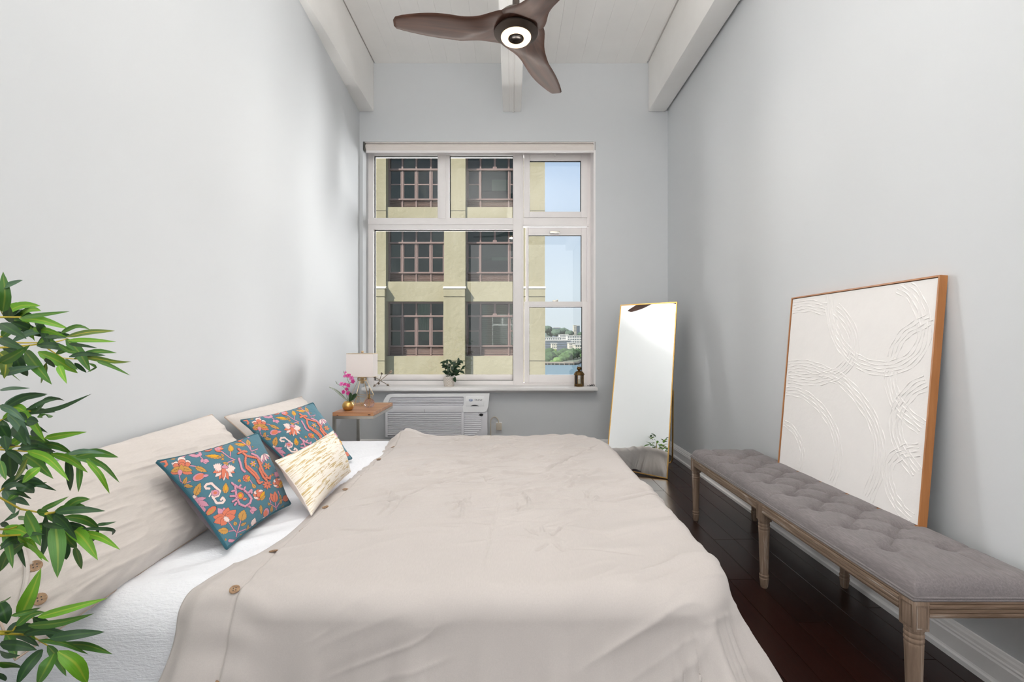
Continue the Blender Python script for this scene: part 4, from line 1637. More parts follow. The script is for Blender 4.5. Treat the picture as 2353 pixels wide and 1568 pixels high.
# ------------------------------------------------------------------ tufted bench
bench = thing('tufted_bench', (1.37, 2.13, 0), 'long grey button-tufted bench on six turned weathered legs along the wall', 'bench')
FX0, FX1, FY0, FY1 = 1.152, 1.575, 1.305, 2.945
RZ0, RZ1 = .352, .400
LEGY = (1.332, 2.124, 2.912)
LEGX = (1.176, 1.551)
nx_, ny_ = 110, 380
gx = np.linspace(FX0 + .006, FX1 - .004, nx_)
gy = np.linspace(FY0 + .006, FY1 - .006, ny_)
GX, GY = np.meshgrid(gx, gy, indexing='ij')
dE = np.minimum(np.minimum(GX - gx[0], gx[-1] - GX), np.minimum(GY - gy[0], gy[-1] - GY))
q = np.clip(dE / .045, 0, 1)
prof = np.sqrt(1 - (1 - q) ** 2.2)
TY = [1.533 + .178 * k for k in range(8)]
row1 = [(1.270, y) for y in TY]
row2 = [(1.366, y + .089) for y in TY[:-1]]
row3 = [(1.462, y) for y in TY]
sg = []
for k in range(7):
    sg += [(row1[k], row2[k]), (row1[k + 1], row2[k]), (row3[k], row2[k]), (row3[k + 1], row2[k])]
pl2 = [((x_, y_), (gx[0] - .01, y_)) for x_, y_ in row1] + [((x_, y_), (gx[-1] + .01, y_)) for x_, y_ in row3]
pl2 += [(row1[0], (1.27, gy[0] - .01)), (row3[0], (1.462, gy[0] - .01)), (row1[-1], (1.27, gy[-1] + .01)), (row3[-1], (1.462, gy[-1] + .01))]


def segd(A_, B_):
    dx, dy = B_[0] - A_[0], B_[1] - A_[1]
    t_ = np.clip(((GX - A_[0]) * dx + (GY - A_[1]) * dy) / (dx * dx + dy * dy), 0, 1)
    return np.hypot(GX - A_[0] - t_ * dx, GY - A_[1] - t_ * dy), t_


HH = .054 * prof + .008 * np.clip(dE / .2, 0, 1)
cr = np.zeros_like(GX)
for a_, b_ in sg:
    d_, t_ = segd(a_, b_)
    cr = np.maximum(cr, .010 * np.exp(-(d_ / .016) ** 2) + .0045 * np.exp(-(d_ / .0035) ** 2))
for a_, b_ in pl2:
    d_, t_ = segd(a_, b_)
    cr = np.maximum(cr, (.007 * np.exp(-(d_ / .014) ** 2) + .0045 * np.exp(-(d_ / .0032) ** 2)) * (1 - .5 * t_))
tf_ = np.zeros_like(GX)
for (x_, y_) in row1 + row2 + row3:
    r2 = (GX - x_) ** 2 + (GY - y_) ** 2
    tf_ = np.maximum(tf_, .030 * np.exp(-r2 / .024 ** 2) + .008 * np.exp(-r2 / .05 ** 2))
HH = HH - np.maximum(cr, tf_) * np.clip(prof, 0, 1) + .0012 * fbm(GX * 30, GY * 30, 3)
Zc = RZ1 + .004 + np.maximum(HH, 0)
CUSH_Z = Zc
mesh_np('seat_cushion', np.stack([GX, GY, Zc], -1).reshape(-1, 3), grid_faces(nx_, ny_), MAT['bench_fab'], bench)
b = MB()
for (x_, y_) in row1 + row2 + row3:
    b = MB().sphere((x_, y_, RZ1 + .0325), .009, 10, 6, (1, 1, .5))
    b.build('tuft_button', MAT['bench_fab'], bench, smooth=True)
lp = [(FX0 + .004, FY0 + .004), (FX1 - .003, FY0 + .004), (FX1 - .003, FY1 - .004), (FX0 + .004, FY1 - .004)]
pts = []
for i in range(4):
    (xa, ya), (xb_, yb_) = lp[i], lp[(i + 1) % 4]
    for j in range(12):
        pts.append((xa + (xb_ - xa) * j / 12, ya + (yb_ - ya) * j / 12, RZ1 + .004))
b = MB().tube(pts, .0042, 8, closed=True)
b.tube([(p_[0] + (.002 if p_[0] < 1.3 else -.002), p_[1], p_[2] + .0065) for p_ in pts], .0038, 8, closed=True)
b.build('piping', MAT['bench_fab'], bench, smooth=True)


def rail(axis, pos, out, a0, a1, mat):
    """fluted rail: profile (offset outwards, z)"""
    pr = [(-.02, RZ0), (0.0, RZ0), (.001, RZ0 + .004), (.004, RZ0 + .007), (.004, RZ0 + .013), (.0, RZ0 + .015), (.004, RZ0 + .018), (.004, RZ0 + .025), (.0, RZ0 + .027), (.004, RZ0 + .030), (.004, RZ0 + .036), (.0, RZ0 + .039), (.003, RZ1 - .004), (0, RZ1), (-.02, RZ1)]
    m_ = MB()
    m_.prism([(pos + out * p_, z_) for p_, z_ in pr], axis, a0, a1)
    return m_.build('rail', mat, bench)


for i in range(2):
    ya, yb_ = LEGY[i] + .026, LEGY[i + 1] - .026
    rail('y', FX0 + .004, -1, ya, yb_, MAT['bench_rail'])
    rail('y', FX1 - .004, 1, ya, yb_, MAT['bench_rail'])
MAT['bench_railx'] = M_wood('weathered_oak_endrail', (88, 68, 52), (132, 112, 96), 'x', .9, 1.8, 0, .6, .06, (172, 160, 150), .25)
rail('x', FY0 + .004, -1, LEGX[0] + .022, LEGX[1] - .022, MAT['bench_railx'])
rail('x', FY1 - .004, 1, LEGX[0] + .022, LEGX[1] - .022, MAT['bench_railx'])
MB().box(FX0 + .02, FX1 - .02, FY0 + .02, FY1 - .02, RZ1 - .014, RZ1 + .002).build('seat_board', MAT['bench_wood'], bench)
legp = [(.013, .0), (.0165, .008), (.0185, .030), (.0205, .044), (.0178, .049), (.0205, .054), (.0205, .060), (.0175, .064), (.0185, .09), (.0232, .262), (.0238, .268), (.0222, .272), (.0245, .278), (.0245, .283), (.0224, .287), (.0245, .292), (.0245, .298), (.0225, .302), (.024, .307), (.024, .316)]
for ly in LEGY:
    for lx in LEGX:
        m = MB().lathe(legp, (lx, ly, .0005), 20)
        hx_, hy_ = .0225, .026
        m.box(lx - hx_, lx + hx_, ly - hy_, ly + hy_, .314, RZ1 - .0005, bevel=.0015)
        lo = m.build('leg', MAT['bench_wood'], bench, smooth=True, sharp=35)
        r_ = MB()
        for s in (-1, 1):
            # raised picture-frame moulding on each visible face of the block
            xo = lx + s * hx_
            yo = ly + s * hy_
            for (u0, u1, v0, v1) in ((-.019, .019, .386, .389), (-.019, .019, .322, .325), (-.019, -.0165, .325, .386), (.0165, .019, .325, .386)):
                r_.box(xo - .0012, xo + .0018 * s, ly + u0, ly + u1, v0, v1)
                r_.box(lx + u0 * .84, lx + u1 * .84, yo - .0012, yo + .0018 * s, v0, v1)
        r_.build('block_moulding', MAT['bench_wood'], lo)

# ------------------------------------------------------------------ framed canvas leaning on the wall
AZ = .449
P_far = Vector((1.517, 2.600, AZ))
P_near = Vector((1.517, 1.697, AZ))
U_ = (P_near - P_far).normalized()
AW = (P_near - P_far).length
V2 = Vector((.0785, 0, .948))
AH = V2.length
V2.normalize()
N_ = V2.cross(U_) * 1.0
N_ = U_.cross(V2)
if N_.x > 0: N_ = -N_
art = thing('framed_canvas', (P_far + P_near) / 2, 'white textured plaster canvas in a thin oak frame leaning on the bench', 'artwork')


def aw(u, v, d):
    """u along the bench towards the camera, v up the face, d out of the face"""
    return P_far + U_ * u + V2 * v + N_ * d


def abox(u0, u1, v0, v1, d0, d1, mb=None):
    mb = mb or MB()
    v = [aw(a, b_, c_) for a in (u0, u1) for b_ in (v0, v1) for c_ in (d0, d1)]
    return mb.add(v, [(0, 1, 3, 2), (4, 6, 7, 5), (0, 4, 5, 1), (2, 3, 7, 6), (0, 2, 6, 4), (1, 5, 7, 3)])


FT, FD = .0065, .030
for (u0, u1, v0, v1, mt) in ((0, FT, 0, AH, 'frame_oak'), (AW - FT, AW, 0, AH, 'frame_oak'), (FT, AW - FT, 0, FT, 'frame_oak_y'), (FT, AW - FT, AH - FT, AH, 'frame_oak_y')):
    abox(u0, u1, v0, v1, -FD, 0.0).build('frame_side', MAT[mt], art)
abox(FT + .003, AW - FT - .003, FT + .003, AH - FT - .003, -FD + .004, -.004).build('canvas', MAT['canvas'], art)
abox(FT, AW - FT, FT, AH - FT, -FD + .001, -FD + .004).build('backing', MAT['black'], art)
camv = Vector((0, 0, CAM_Z))


def art_uv(cx_, cy_):
    px, py = 1760 + .4017 * cx_, 610 + .4017 * cy_
    d = at(px, py, 1) - camv
    nrm = N_
    t_ = (P_far - camv).dot(nrm) / d.dot(nrm)
    w_ = camv + d * t_ - P_far
    return w_.dot(U_), w_.dot(V2)


def smooth_path(pts, n):
    pts = np.array(pts)
    d = np.concatenate([[0], np.cumsum(np.hypot(*np.diff(pts, axis=0).T))])
    d /= d[-1]
    # Catmull-Rom through the points
    out = []
    for t_ in np.linspace(0, 1, n):
        i = min(np.searchsorted(d, t_, side='right') - 1, len(pts) - 2)
        f = (t_ - d[i]) / (d[i + 1] - d[i] + 1e-9)
        p0, p1_, p2_, p3_ = pts[max(i - 1, 0)], pts[i], pts[i + 1], pts[min(i + 2, len(pts) - 1)]
        out.append(.5 * ((2 * p1_) + (-p0 + p2_) * f + (2 * p0 - 5 * p1_ + 4 * p2_ - p3_) * f * f + (-p0 + 3 * p1_ - 3 * p2_ + p3_) * f ** 3))
    return np.array(out)


ARCS = [([(150, 245), (240, 232), (340, 252)], 5), ([(365, 158), (362, 230), (372, 320), (400, 410), (450, 490), (520, 550), (610, 585), (700, 588), (790, 560), (860, 500), (895, 420), (898, 330), (875, 240), (830, 160), (760, 115)], 5),
        ([(395, 250), (450, 310), (490, 390), (500, 470), (480, 540), (430, 600), (350, 640), (250, 655), (124, 640)], 5), ([(124, 580), (200, 572), (280, 590), (350, 620), (430, 660), (500, 730), (560, 810), (610, 900), (640, 1000), (645, 1100), (625, 1210), (575, 1330)], 5),
        ([(113, 720), (190, 730), (270, 780), (340, 860), (390, 960), (408, 1060), (395, 1170), (368, 1240)], 4), ([(98, 900), (150, 940), (190, 1010), (205, 1090), (192, 1165)], 3), ([(715, 530), (740, 460), (790, 390), (850, 350), (945, 300)], 4),
        ([(710, 605), (705, 660), (730, 760), (790, 850), (885, 930)], 5), ([(912, 672), (850, 700), (790, 760), (745, 840), (735, 940), (765, 1040), (800, 1110), (855, 1190)], 5), ([(872, 1055), (800, 1060), (740, 1090), (700, 1140), (690, 1210), (715, 1310), (770, 1400), (828, 1455)], 4)]
ra = random.Random(3)
for pts, n in ARCS:
    path = smooth_path([art_uv(*p_) for p_ in pts], 14 * len(pts))
    tg = np.gradient(path, axis=0)
    tg /= np.linalg.norm(tg, axis=1)[:, None]
    nr = np.stack([-tg[:, 1], tg[:, 0]], -1)
    m = MB()
    wid = .012 * n
    for i in range(n):
        off = (i - (n - 1) / 2) / max(1, n - 1) * wid
        wv = np.array([.0018 * math.sin(j * .31 + i * 1.7) for j in range(len(path))])
        rr = [max(.0012, (.0026 + .0010 * math.sin(j * .45 + i * 2.3) + ra.uniform(-.0005, .0005))) for j in range(len(path))]
        pp = path + nr * (off + wv)[:, None]
        ok = [(a_, b_, r_) for (a_, b_), r_ in zip(pp, rr) if FT + .006 < a_ < AW - FT - .006 and FT + .006 < b_ < AH - FT - .006]
        if len(ok) > 3:
            m.tube([aw(a_, b_, -.0050) for a_, b_, _ in ok], [r_ for _, _, r_ in ok], 6)
    m.build('plaster_arc', MAT['canvas'], art, smooth=True, sharp=80)

# ------------------------------------------------------------------ leaning floor mirror
BR_ = Vector((1.292, 3.782, .003))
_yw, _tl = math.radians(28), math.radians(13.5)
mN = Vector((-math.sin(_yw) * math.cos(_tl), -math.cos(_yw) * math.cos(_tl), math.sin(_tl)))


def on_mirror(px, py):
    r_ = at(px, py, 1) - Vector((0, 0, CAM_Z))
    return Vector((0, 0, CAM_Z)) + r_ * ((BR_ - Vector((0, 0, CAM_Z))).dot(mN) / r_.dot(mN))


BL_, TR_, TL_ = on_mirror(1392, 1073), on_mirror(1556, 694), on_mirror(1426, 701)
mU = (BR_ - BL_).normalized()
mW = (BR_ - BL_).length
mV = (TR_ - BR_).normalized()
mH = (TR_ - BR_).length
mir = thing('floor_mirror', (BL_ + BR_) / 2, 'tall leaning floor mirror with a thin gold frame beside the window', 'mirror')


def mbox(u0, u1, v0, v1, d0, d1):
    """u, v in metres from the lower left corner; the panel is a hair narrower at the top"""
    def q_(u, v):
        s_, t_ = u / mW, v / mH
        return (BL_ * (1 - s_) + BR_ * s_) * (1 - t_) + (TL_ * (1 - s_) + TR_ * s_) * t_
    v = [q_(a, b_) + mN * c_ for a in (u0, u1) for b_ in (v0, v1) for c_ in (d0, d1)]
    return MB().add(v, [(0, 1, 3, 2), (4, 6, 7, 5), (0, 4, 5, 1), (2, 3, 7, 6), (0, 2, 6, 4), (1, 5, 7, 3)])


mt_ = .009
for (u0, u1, v0, v1) in ((0, mt_, 0, mH), (mW - mt_, mW, 0, mH), (mt_, mW - mt_, 0, mt_), (mt_, mW - mt_, mH - mt_, mH)):
    mbox(u0, u1, v0, v1, -.022, .004).build('frame_side', MAT['gold'], mir)
mbox(mt_, mW - mt_, mt_, mH - mt_, -.004, 0).build('glass', MAT['mirror'], mir)
mbox(mt_, mW - mt_, mt_, mH - mt_, -.018, -.006).build('backing', MAT['black'], mir)
st_ = [at(1538, 872, 4.06), at(1546.5, 900, 4.09), at(1546, 960, 4.14), at(1545.5, 1030, 4.20), at(1545, 1056, 4.225)]
f1 = Vector((at(1543, 1066, 4.235).x, 4.235, .012))
lg = MB().tube(st_ + [f1 + Vector((0, 0, .02)), f1 + Vector((-.008, .0, .006)), f1 + Vector((-.03, .005, 0)), f1 + Vector((-.30, .14, 0)), f1 + Vector((-.33, .155, .012)), f1 + Vector((-.34, .155, .05)), BL_ + mU * .10 + (TL_ - BL_).normalized() * .8 - mN * .03], .0075, 10)
lg.build('stand', MAT['gold'], mir, smooth=True)

# ------------------------------------------------------------------ ceiling fan
FZ = 2.875
FC = Vector((.0225, 2.548, FZ))
fan = thing('ceiling_fan', FC, 'three-blade walnut ceiling fan with a glowing ring light', 'fan')
RT = np.array([.03, .08, .122, .165, .234, .32, .405, .48, .55, .62, .655, .668])
LD = np.array([.13, .14, .128, .102, .082, .086, .092, .088, .076, .058, .044, .022])
TRL = np.array([-.14, -.145, -.125, -.10, -.082, -.074, -.072, -.066, -.056, -.043, -.034, -.018])
for a_deg in (188, 64, 297):
    a_ = math.radians(a_deg)
    ex = Vector((math.cos(a_), math.sin(a_), 0))
    ey = Vector((-math.sin(a_), math.cos(a_), 0))
    nr_, nc_ = 40, 15
    rr = np.concatenate([np.linspace(.03, .64, 32), np.linspace(.646, .668, 8)])
    ld = np.interp(rr, RT, LD)
    tr = np.interp(rr, RT, TRL)
    ker = np.ones(5) / 5
    ld[2:-10] = np.convolve(ld, ker, 'same')[2:-10]
    tr[2:-10] = np.convolve(tr, ker, 'same')[2:-10]
    top, bot = [], []
    for r_, l_, t_ in zip(rr, ld, tr):
        sp = min(1, max(0, (r_ - .1) / .2))
        tw = math.radians(10) * sp * (1 - .3 * r_)
        for j in range(nc_):
            s_ = j / (nc_ - 1)
            c_ = t_ + (l_ - t_) * s_
            zc_ = c_ * math.tan(tw) + .012 * (1 - sp) + .012 * math.exp(-((r_ - .2) / .07) ** 2) * math.exp(-(c_ / .05) ** 2) * -1
            th = (.0125 - .006 * r_ / .66) * math.sqrt(max(0, 1 - (2 * s_ - 1) ** 4)) + .0006
            if r_ > .655: th *= max(.1, (.67 - r_) / .015)
            q_ = FC + ex * r_ + ey * c_
            top.append(q_ + Vector((0, 0, zc_ + th + .013 - .023 * sp)))
            bot.append(q_ + Vector((0, 0, zc_ - th + .013 - .023 * sp)))
    n = len(top)
    F = [tuple(f) for f in grid_faces(nr_, nc_)] + [tuple(f) for f in grid_faces(nr_, nc_, off=n, flip=True)]
    for i in range(nr_ - 1):
        F.append((i * nc_, n + i * nc_, n + (i + 1) * nc_, (i + 1) * nc_))
        F.append((i * nc_ + nc_ - 1, (i + 1) * nc_ + nc_ - 1, n + (i + 1) * nc_ + nc_ - 1, n + i * nc_ + nc_ - 1))
    for j in range(nc_ - 1):
        F.append((j, j + 1, n + j + 1, n + j))
        e = (nr_ - 1) * nc_
        F.append((e + j + 1, e + j, n + e + j, n + e + j + 1))
    # each blade in its own frame so the grain follows its length
    m = MB().add([(ex.dot(v - FC), ey.dot(v - FC), v.z - FC.z) for v in top + bot], F)
    me_o = m.build('blade', MAT['blade'], fan, smooth=True, sharp=60, fixn=True)
    for v in me_o.data.vertices:
        v.co = v.co + FC     # undo the parent's origin shift: vertices are local to the turned blade
    me_o.rotation_euler = (0, 0, a_)
MB().lathe([(.02, .010), (.116, .008), (.1225, .002), (.1225, -.004), (.118, -.008), (.09, -.018), (.086, -.022), (.05, -.022)], FC, 48).build('hub_cover', MAT['bronze'], fan, smooth=True, sharp=45)
MAT['ring'] = M_emit('ring_light_diffuser', (255, 224, 184), 1.7)
MB().lathe([(.043, -.020), (.043, -.030), (.05, -.036), (.064, -.040), (.078, -.036), (.0835, -.028), (.0835, -.020)], FC, 48).build('light_ring', MAT['ring'], fan, smooth=True, sharp=60)
m = MB().lathe([(.044, -.018), (.044, -.034), (.040, -.036), (.036, -.030), (.020, -.024), (.001, -.022)], FC, 36)
m.build('hub_cap', M_plain('dark_lens', (52, 42, 36), .25, .6), fan, smooth=True)
m = MB().lathe([(.10, .02), (.112, .035), (.112, .07), (.09, .095), (.04, .11), (.03, .14), (.02, .15), (.02, ZB - FZ - .09), (.055, ZB - FZ - .085), (.062, ZB - FZ - .045), (.062, ZB - FZ - .002)], FC, 32)
m.build('motor_housing', MAT['bronze'], fan, smooth=True, sharp=45)
fl_l = light('fan_lamp', 'AREA', FC + Vector((0, 0, -.045)), 5, (1.0, .86, .66), target=FC + Vector((0, 0, -2)), size=.15)
fl_l.data.shape = 'DISK'

# ------------------------------------------------------------------ wall air conditioner
AD = 4.50
ac = thing('air_conditioner', (-.73, 4.62, .2), 'white through-wall air conditioner unit under the window sill', 'air conditioner')


def ax_(px): return (px - 1176.5) * AD / FPX
def az_(py): return CAM_Z + (784 - py) * AD / FPX


L0, R0 = ax_(880), ax_(1125)
m = MB().box(ax_(886), ax_(1119), AD + .02, YB + .0, .19, az_(909), bevel=.01)
m.build('cabinet', MAT['acgrey'], ac, smooth=True)
# white front cover: swept shoulder at the left, rounded foot at the right
out = [(881, 926), (881.5, 922), (884, 916), (889, 910), (896, 907), (910, 906.3), (1125, 904.8), (1124, 912), (1121.5, 936), (1119, 943), (1115, 946.5), (1110, 947.2), (1065, 947.3), (1063, 934), (1066, 930), (1066.5, 914), (1064, 911.6), (900, 913.2), (896, 916), (892.5, 926)]
m = MB().prism([(ax_(a), az_(b_)) for a, b_ in out], 'y', AD - .006, AD + .03)
m.build('front_cover', MAT['acwhite'], ac)
m = MB().box(ax_(882), ax_(1066), AD + .002, AD + .03, az_(948), az_(933.5), bevel=.003)
m.build('front_strip', MAT['acgrey'], ac, smooth=True)
m = MB().box(ax_(974.4), ax_(974.9), AD + .0, AD + .01, az_(948), az_(941))
m.build('seam', MAT['acdark'], ac)
m = MB().box(ax_(893), ax_(1066), AD + .022, AD + .028, az_(934), az_(911))
m.build('outlet_recess', MAT['acdark'], ac)
for i in range(6):
    y_ = 914.5 + i * 3.4
    m = MB()
    x0, x1 = ax_(895 - i * .6), ax_(1065)
    m.add([(x0, AD + .004, az_(y_ + 2.9)), (x1, AD + .004, az_(y_ + 2.9)), (x1, AD + .018, az_(y_)), (x0, AD + .018, az_(y_)), (x0, AD + .008, az_(y_ + 3.3)), (x1, AD + .008, az_(y_ + 3.3)), (x1, AD + .022, az_(y_ + .4)), (x0, AD + .022, az_(y_ + .4))],
          [(0, 1, 2, 3), (4, 7, 6, 5), (0, 4, 5, 1), (2, 6, 7, 3), (0, 3, 7, 4), (1, 5, 6, 2)])
    m.build('outlet_vane', MAT['acgrey'], ac)
m = MB().box(ax_(889), ax_(1061), AD + .024, AD + .03, .2, az_(948.5))
m.build('intake_recess', MAT['acdark'], ac)
for i in range(17):
    y_ = 950.2 + i * 4.72
    zt_, zb_ = az_(y_), az_(y_ + 3.1)
    if zb_ < .2: break
    m = MB().box(ax_(890.5), ax_(1059.5), AD + .004, AD + .02, zb_, zt_, bevel=.003)
    m.build('intake_slat', MAT['acgrey'], ac, smooth=True)
for (xa, xb_) in ((885, 890.5), (1059.5, 1066)):
    MB().box(ax_(xa), ax_(xb_), AD + .004, AD + .03, .2, az_(948), bevel=.003).build('grille_frame', MAT['acgrey'], ac, smooth=True)
MB().box(ax_(1066), ax_(1120), AD + .010, AD + .03, .2, az_(947), bevel=.006).build('side_panel', MAT['acgrey'], ac, smooth=True)
for i in range(12):
    y_ = 950 + i * 4.4
    x1 = 1106 if i > 1 else 1098
    if i > 8: x1 = 1106 - (i - 8) * 5
    MB().box(ax_(1066.5), ax_(x1), AD + .003, AD + .014, az_(y_ + 2.4), az_(y_), bevel=.004).build('side_rib', MAT['acgrey'], ac, smooth=True)
MB().prism([(ax_(a), az_(b_)) for a, b_ in ((1101, 953.5), (1102, 951.8), (1104, 951), (1107, 951), (1109.5, 951.8), (1110.3, 953.6), (1109.5, 955.6), (1107, 956.5), (1104, 956.5), (1102, 955.6))], 'y', AD - .002, AD + .012).build('sensor_window', MAT['black'], ac)
MB().box(ax_(1070.5), ax_(1112.5), AD - .0085, AD - .002, az_(933.2), az_(911), bevel=.002).build('control_door', MAT['acwhite'], ac, smooth=True)
h_ = [(1081 + 20 * i / 10, 933 - 2.6 * math.sin(PI * i / 10)) for i in range(11)]
MB().prism([(ax_(a), az_(b_ + .3)) for a, b_ in h_], 'y', AD - .0095, AD - .004).build('finger_recess', MAT['acdark'], ac)
MAT['logo'] = M_plain('blue_badge', (152, 166, 196), .35)
MAT['logotext'] = M_plain('grey_lettering', (96, 98, 108), .5)
lm = MB()
cx_, cz_ = ax_(1082), az_(919.6)
lm.lathe([(.001, 0), (.0185, 0), (.0195, .0015), (.018, .003), (.001, .003)], (cx_, AD - .0085, cz_), 28, Matrix.Rotation(PI / 2, 4, 'X') @ Matrix.Diagonal((1, .72, 1, 1)))
lg_o = lm.build('badge', MAT['logo'], ac, smooth=True)
bm_ = MB()
bm_.tube([(cx_ + .0125 * math.cos(t_) + .0, AD - .0118, cz_ + .0082 * math.sin(t_)) for t_ in np.linspace(.5, 5.2, 16)], .0010, 6)
bm_.tube([(cx_ - .010, AD - .0118, cz_ + .003), (cx_, AD - .0118, cz_ + .0045), (cx_ + .009, AD - .0118, cz_ + .001)], .0009, 6)
bm_.tube([(cx_ - .001, AD - .0118, cz_ + .0045), (cx_ - .003, AD - .0118, cz_ - .005)], .0009, 6)
bm_.build('badge_mark', MAT['acwhite'], lg_o)


def text(name, s, loc, size, mat, parent, rot=(PI / 2, 0, 0), shear=0, ext=.0006, sx=1):
    cu = bpy.data.curves.new(name, 'FONT')
    cu.body = s
    cu.size = size
    cu.extrude = ext
    cu.align_x = 'LEFT'
    cu.align_y = 'CENTER'
    cu.shear = shear
    cu.space_character = 1.12
    cu.materials.append(mat)
    o_ = bpy.data.objects.new(name, cu)
    COL.objects.link(o_)
    o_.parent = parent
    o_.location = Vector(loc) - ORIGIN[parent.name]
    o_.rotation_euler = rot
    o_.scale = (sx, 1, 1)
    bpy.context.view_layer.update()
    me = bpy.data.meshes.new_from_object(o_.evaluated_get(bpy.context.evaluated_depsgraph_get()))
    m_ = bpy.data.objects.new(name, me)
    COL.objects.link(m_)
    m_.parent = parent
    m_.location, m_.rotation_euler, m_.scale = o_.location, o_.rotation_euler, o_.scale
    bpy.data.objects.remove(o_)
    m_.name = name
    return m_


text('lettering', 'TRANE', (ax_(1089.5), AD - .0092, az_(919.5)), .021, MAT['logotext'], ac, shear=.18, sx=1.12)
# outlet and plug with the power cord
op = at(1139.3, 995, YB)
oq = at(1153.8, 970.5, YB)
ou = thing('wall_outlet', (op.x, YB, op.z), 'white wall outlet plate beside the air conditioner', 'outlet')
MB().box(op.x, oq.x, YB - .006, YB + .0, op.z, oq.z, bevel=.003).build('plate', MAT['acwhite'], ou, smooth=True)
MB().box(op.x + .018, oq.x - .018, YB - .009, YB - .004, op.z + .008, op.z + .045, bevel=.003).build('socket', MAT['acwhite'], ou, smooth=True)
pc = thing('power_plug', (op.x + .03, YB - .04, op.z), 'beige plug in the outlet with its cord looping to the air conditioner', 'plug')
pp_, pq_ = at(1140, 990, YB - .02), at(1153, 972, YB - .02)
MB().box(pp_.x, pq_.x, YB - .042, YB - .009, pp_.z + .006, pq_.z, bevel=.009).build('plug_body', MAT['beige'], pc, smooth=True)
cp = [at(1146, 972.5, YB - .025), at(1145.6, 968, YB - .028), at(1142, 961.5, YB - .028), at(1137, 958.6, YB - .028), at(1131, 961, YB - .027), at(1127.8, 967, YB - .025), at(1127.5, 980, YB - .025), at(1127.5, 1000, YB - .03), at(1124, 1015, YB - .05), at(1119, 1022, YB - .1)]
MB().tube([Vector((p_[0], cp[0].y, p_[1])) for p_ in smooth_path([(v.x, v.z) for v in cp], 50)], .0048, 8).build('cord', MAT['beige'], pc, smooth=True)

# ------------------------------------------------------------------ C-shaped side table
TX0, TX1, TY0, TY1, TZ = -1.262, -.974, 3.20, 3.715, .648
tb = thing('side_table', ((TX0 + TX1) / 2, (TY0 + TY1) / 2, 0), 'narrow wooden side table on a square steel frame beside the bed', 'table')
MB().box(TX0, TX1, TY0, TY1, TZ - .026, TZ, bevel=.002).build('tabletop', MAT['tabletop'], tb)
s_ = .02
zt_ = TZ - .0265
m = boxes((TX0, TX1, TY0, TY0 + s_, zt_ - s_, zt_), (TX0, TX1, TY1 - s_, TY1, zt_ - s_, zt_), (TX0, TX0 + s_, TY0 + s_, TY1 - s_, zt_ - s_, zt_), (TX1 - s_, TX1, TY0 + s_, TY1 - s_, zt_ - s_, zt_))
m.build('top_frame', MAT['steel'], tb)
for yy in (TY0, TY1 - s_):
    MB().box(TX0, TX0 + s_, yy, yy + s_, s_, zt_ - s_).build('leg', MAT['steel'], tb)
m = boxes((TX0, TX1, TY0, TY0 + s_, .001, s_), (TX0, TX1, TY1 - s_, TY1, .001, s_), (TX0, TX0 + s_, TY0 + s_, TY1 - s_, .001, s_))
m.build('foot_frame', MAT['steel'], tb)
b = MB()
for (xx, zz, w_, h_) in ((TX0 + .035, TZ - .021, .012, .004), (TX1 - .03, TZ - .017, .018, .006)):
    b.box(xx - w_ / 2, xx + w_ / 2, TY0 - .0008, TY0 + .002, zz - h_ / 2, zz + h_ / 2)
b.build('knot', M_plain('dark_knot', (70, 38, 24), .7), tb)

# table lamp
lc = Vector((-1.172, 3.56, TZ))
lamp = thing('table_lamp', lc, 'table lamp with rectangular white shade on a gold wire base', 'lamp')
zs0, zs1 = .872, 1.052
sw, sd = .103, .06
rot = math.radians(2)
sh = MB()
for (u0, u1, v0, v1) in ((-sw, sw, -sd, -sd + .002), (-sw, sw, sd - .002, sd), (-sw, -sw + .002, -sd + .002, sd - .002), (sw - .002, sw, -sd + .002, sd - .002)):
    sh.box(lc.x + u0, lc.x + u1, lc.y + v0, lc.y + v1, zs0, zs1)
sh.build('lamp_shade', MAT['lampshade'], lamp)
for zz in (zs0, zs1):
    tr_ = MB()
    tr_.tube([(lc.x - sw, lc.y - sd, zz), (lc.x + sw, lc.y - sd, zz), (lc.x + sw, lc.y + sd, zz), (lc.x - sw, lc.y + sd, zz)], .0016, 6, closed=True)
    if zz == zs1:
        tr_.tube([(lc.x - sw, lc.y, zs1 - .01), (lc.x + sw, lc.y, zs1 - .01)], .0015, 6)
    tr_.build('shade_frame', MAT['champagne'], lamp)
MB().sphere(lc + Vector((.002, 0, zs1 + .012 - TZ)), .0105, 14, 10).build('finial', M_plain('light_wood_ball', (206, 176, 138), .5), lamp, smooth=True)
MB().lathe([(.012, .17), (.014, .175), (.014, .235), (.009, .24), (.009, .27), (.003, .275), (.003, zs1 - TZ)], lc, 14).build('lamp_socket', MAT['champagne'], lamp, smooth=True)
wr_ = MB()
nn_ = 6
ringN = [lc + Vector((.030 * math.cos(2 * PI * k / nn_ + .3), .030 * math.sin(2 * PI * k / nn_ + .3), .195)) for k in range(nn_)]
ringT = [lc + Vector((.028 * math.cos(2 * PI * k / 18), .028 * math.sin(2 * PI * k / 18), .217)) for k in range(18)]
ringM = [lc + Vector((.086 * math.cos(2 * PI * k / nn_ + .3), .086 * math.sin(2 * PI * k / nn_ + .3), .080 - .012 * (k % 2))) for k in range(nn_)]
ringB = [lc + Vector((.056 * math.cos(2 * PI * k / nn_ + .8), .056 * math.sin(2 * PI * k / nn_ + .8), .004)) for k in range(nn_)]
wr_.tube(ringN, .0016, 6, closed=True)
wr_.tube(ringM, .0016, 6, closed=True)
wr_.tube(ringB, .0016, 6, closed=True)
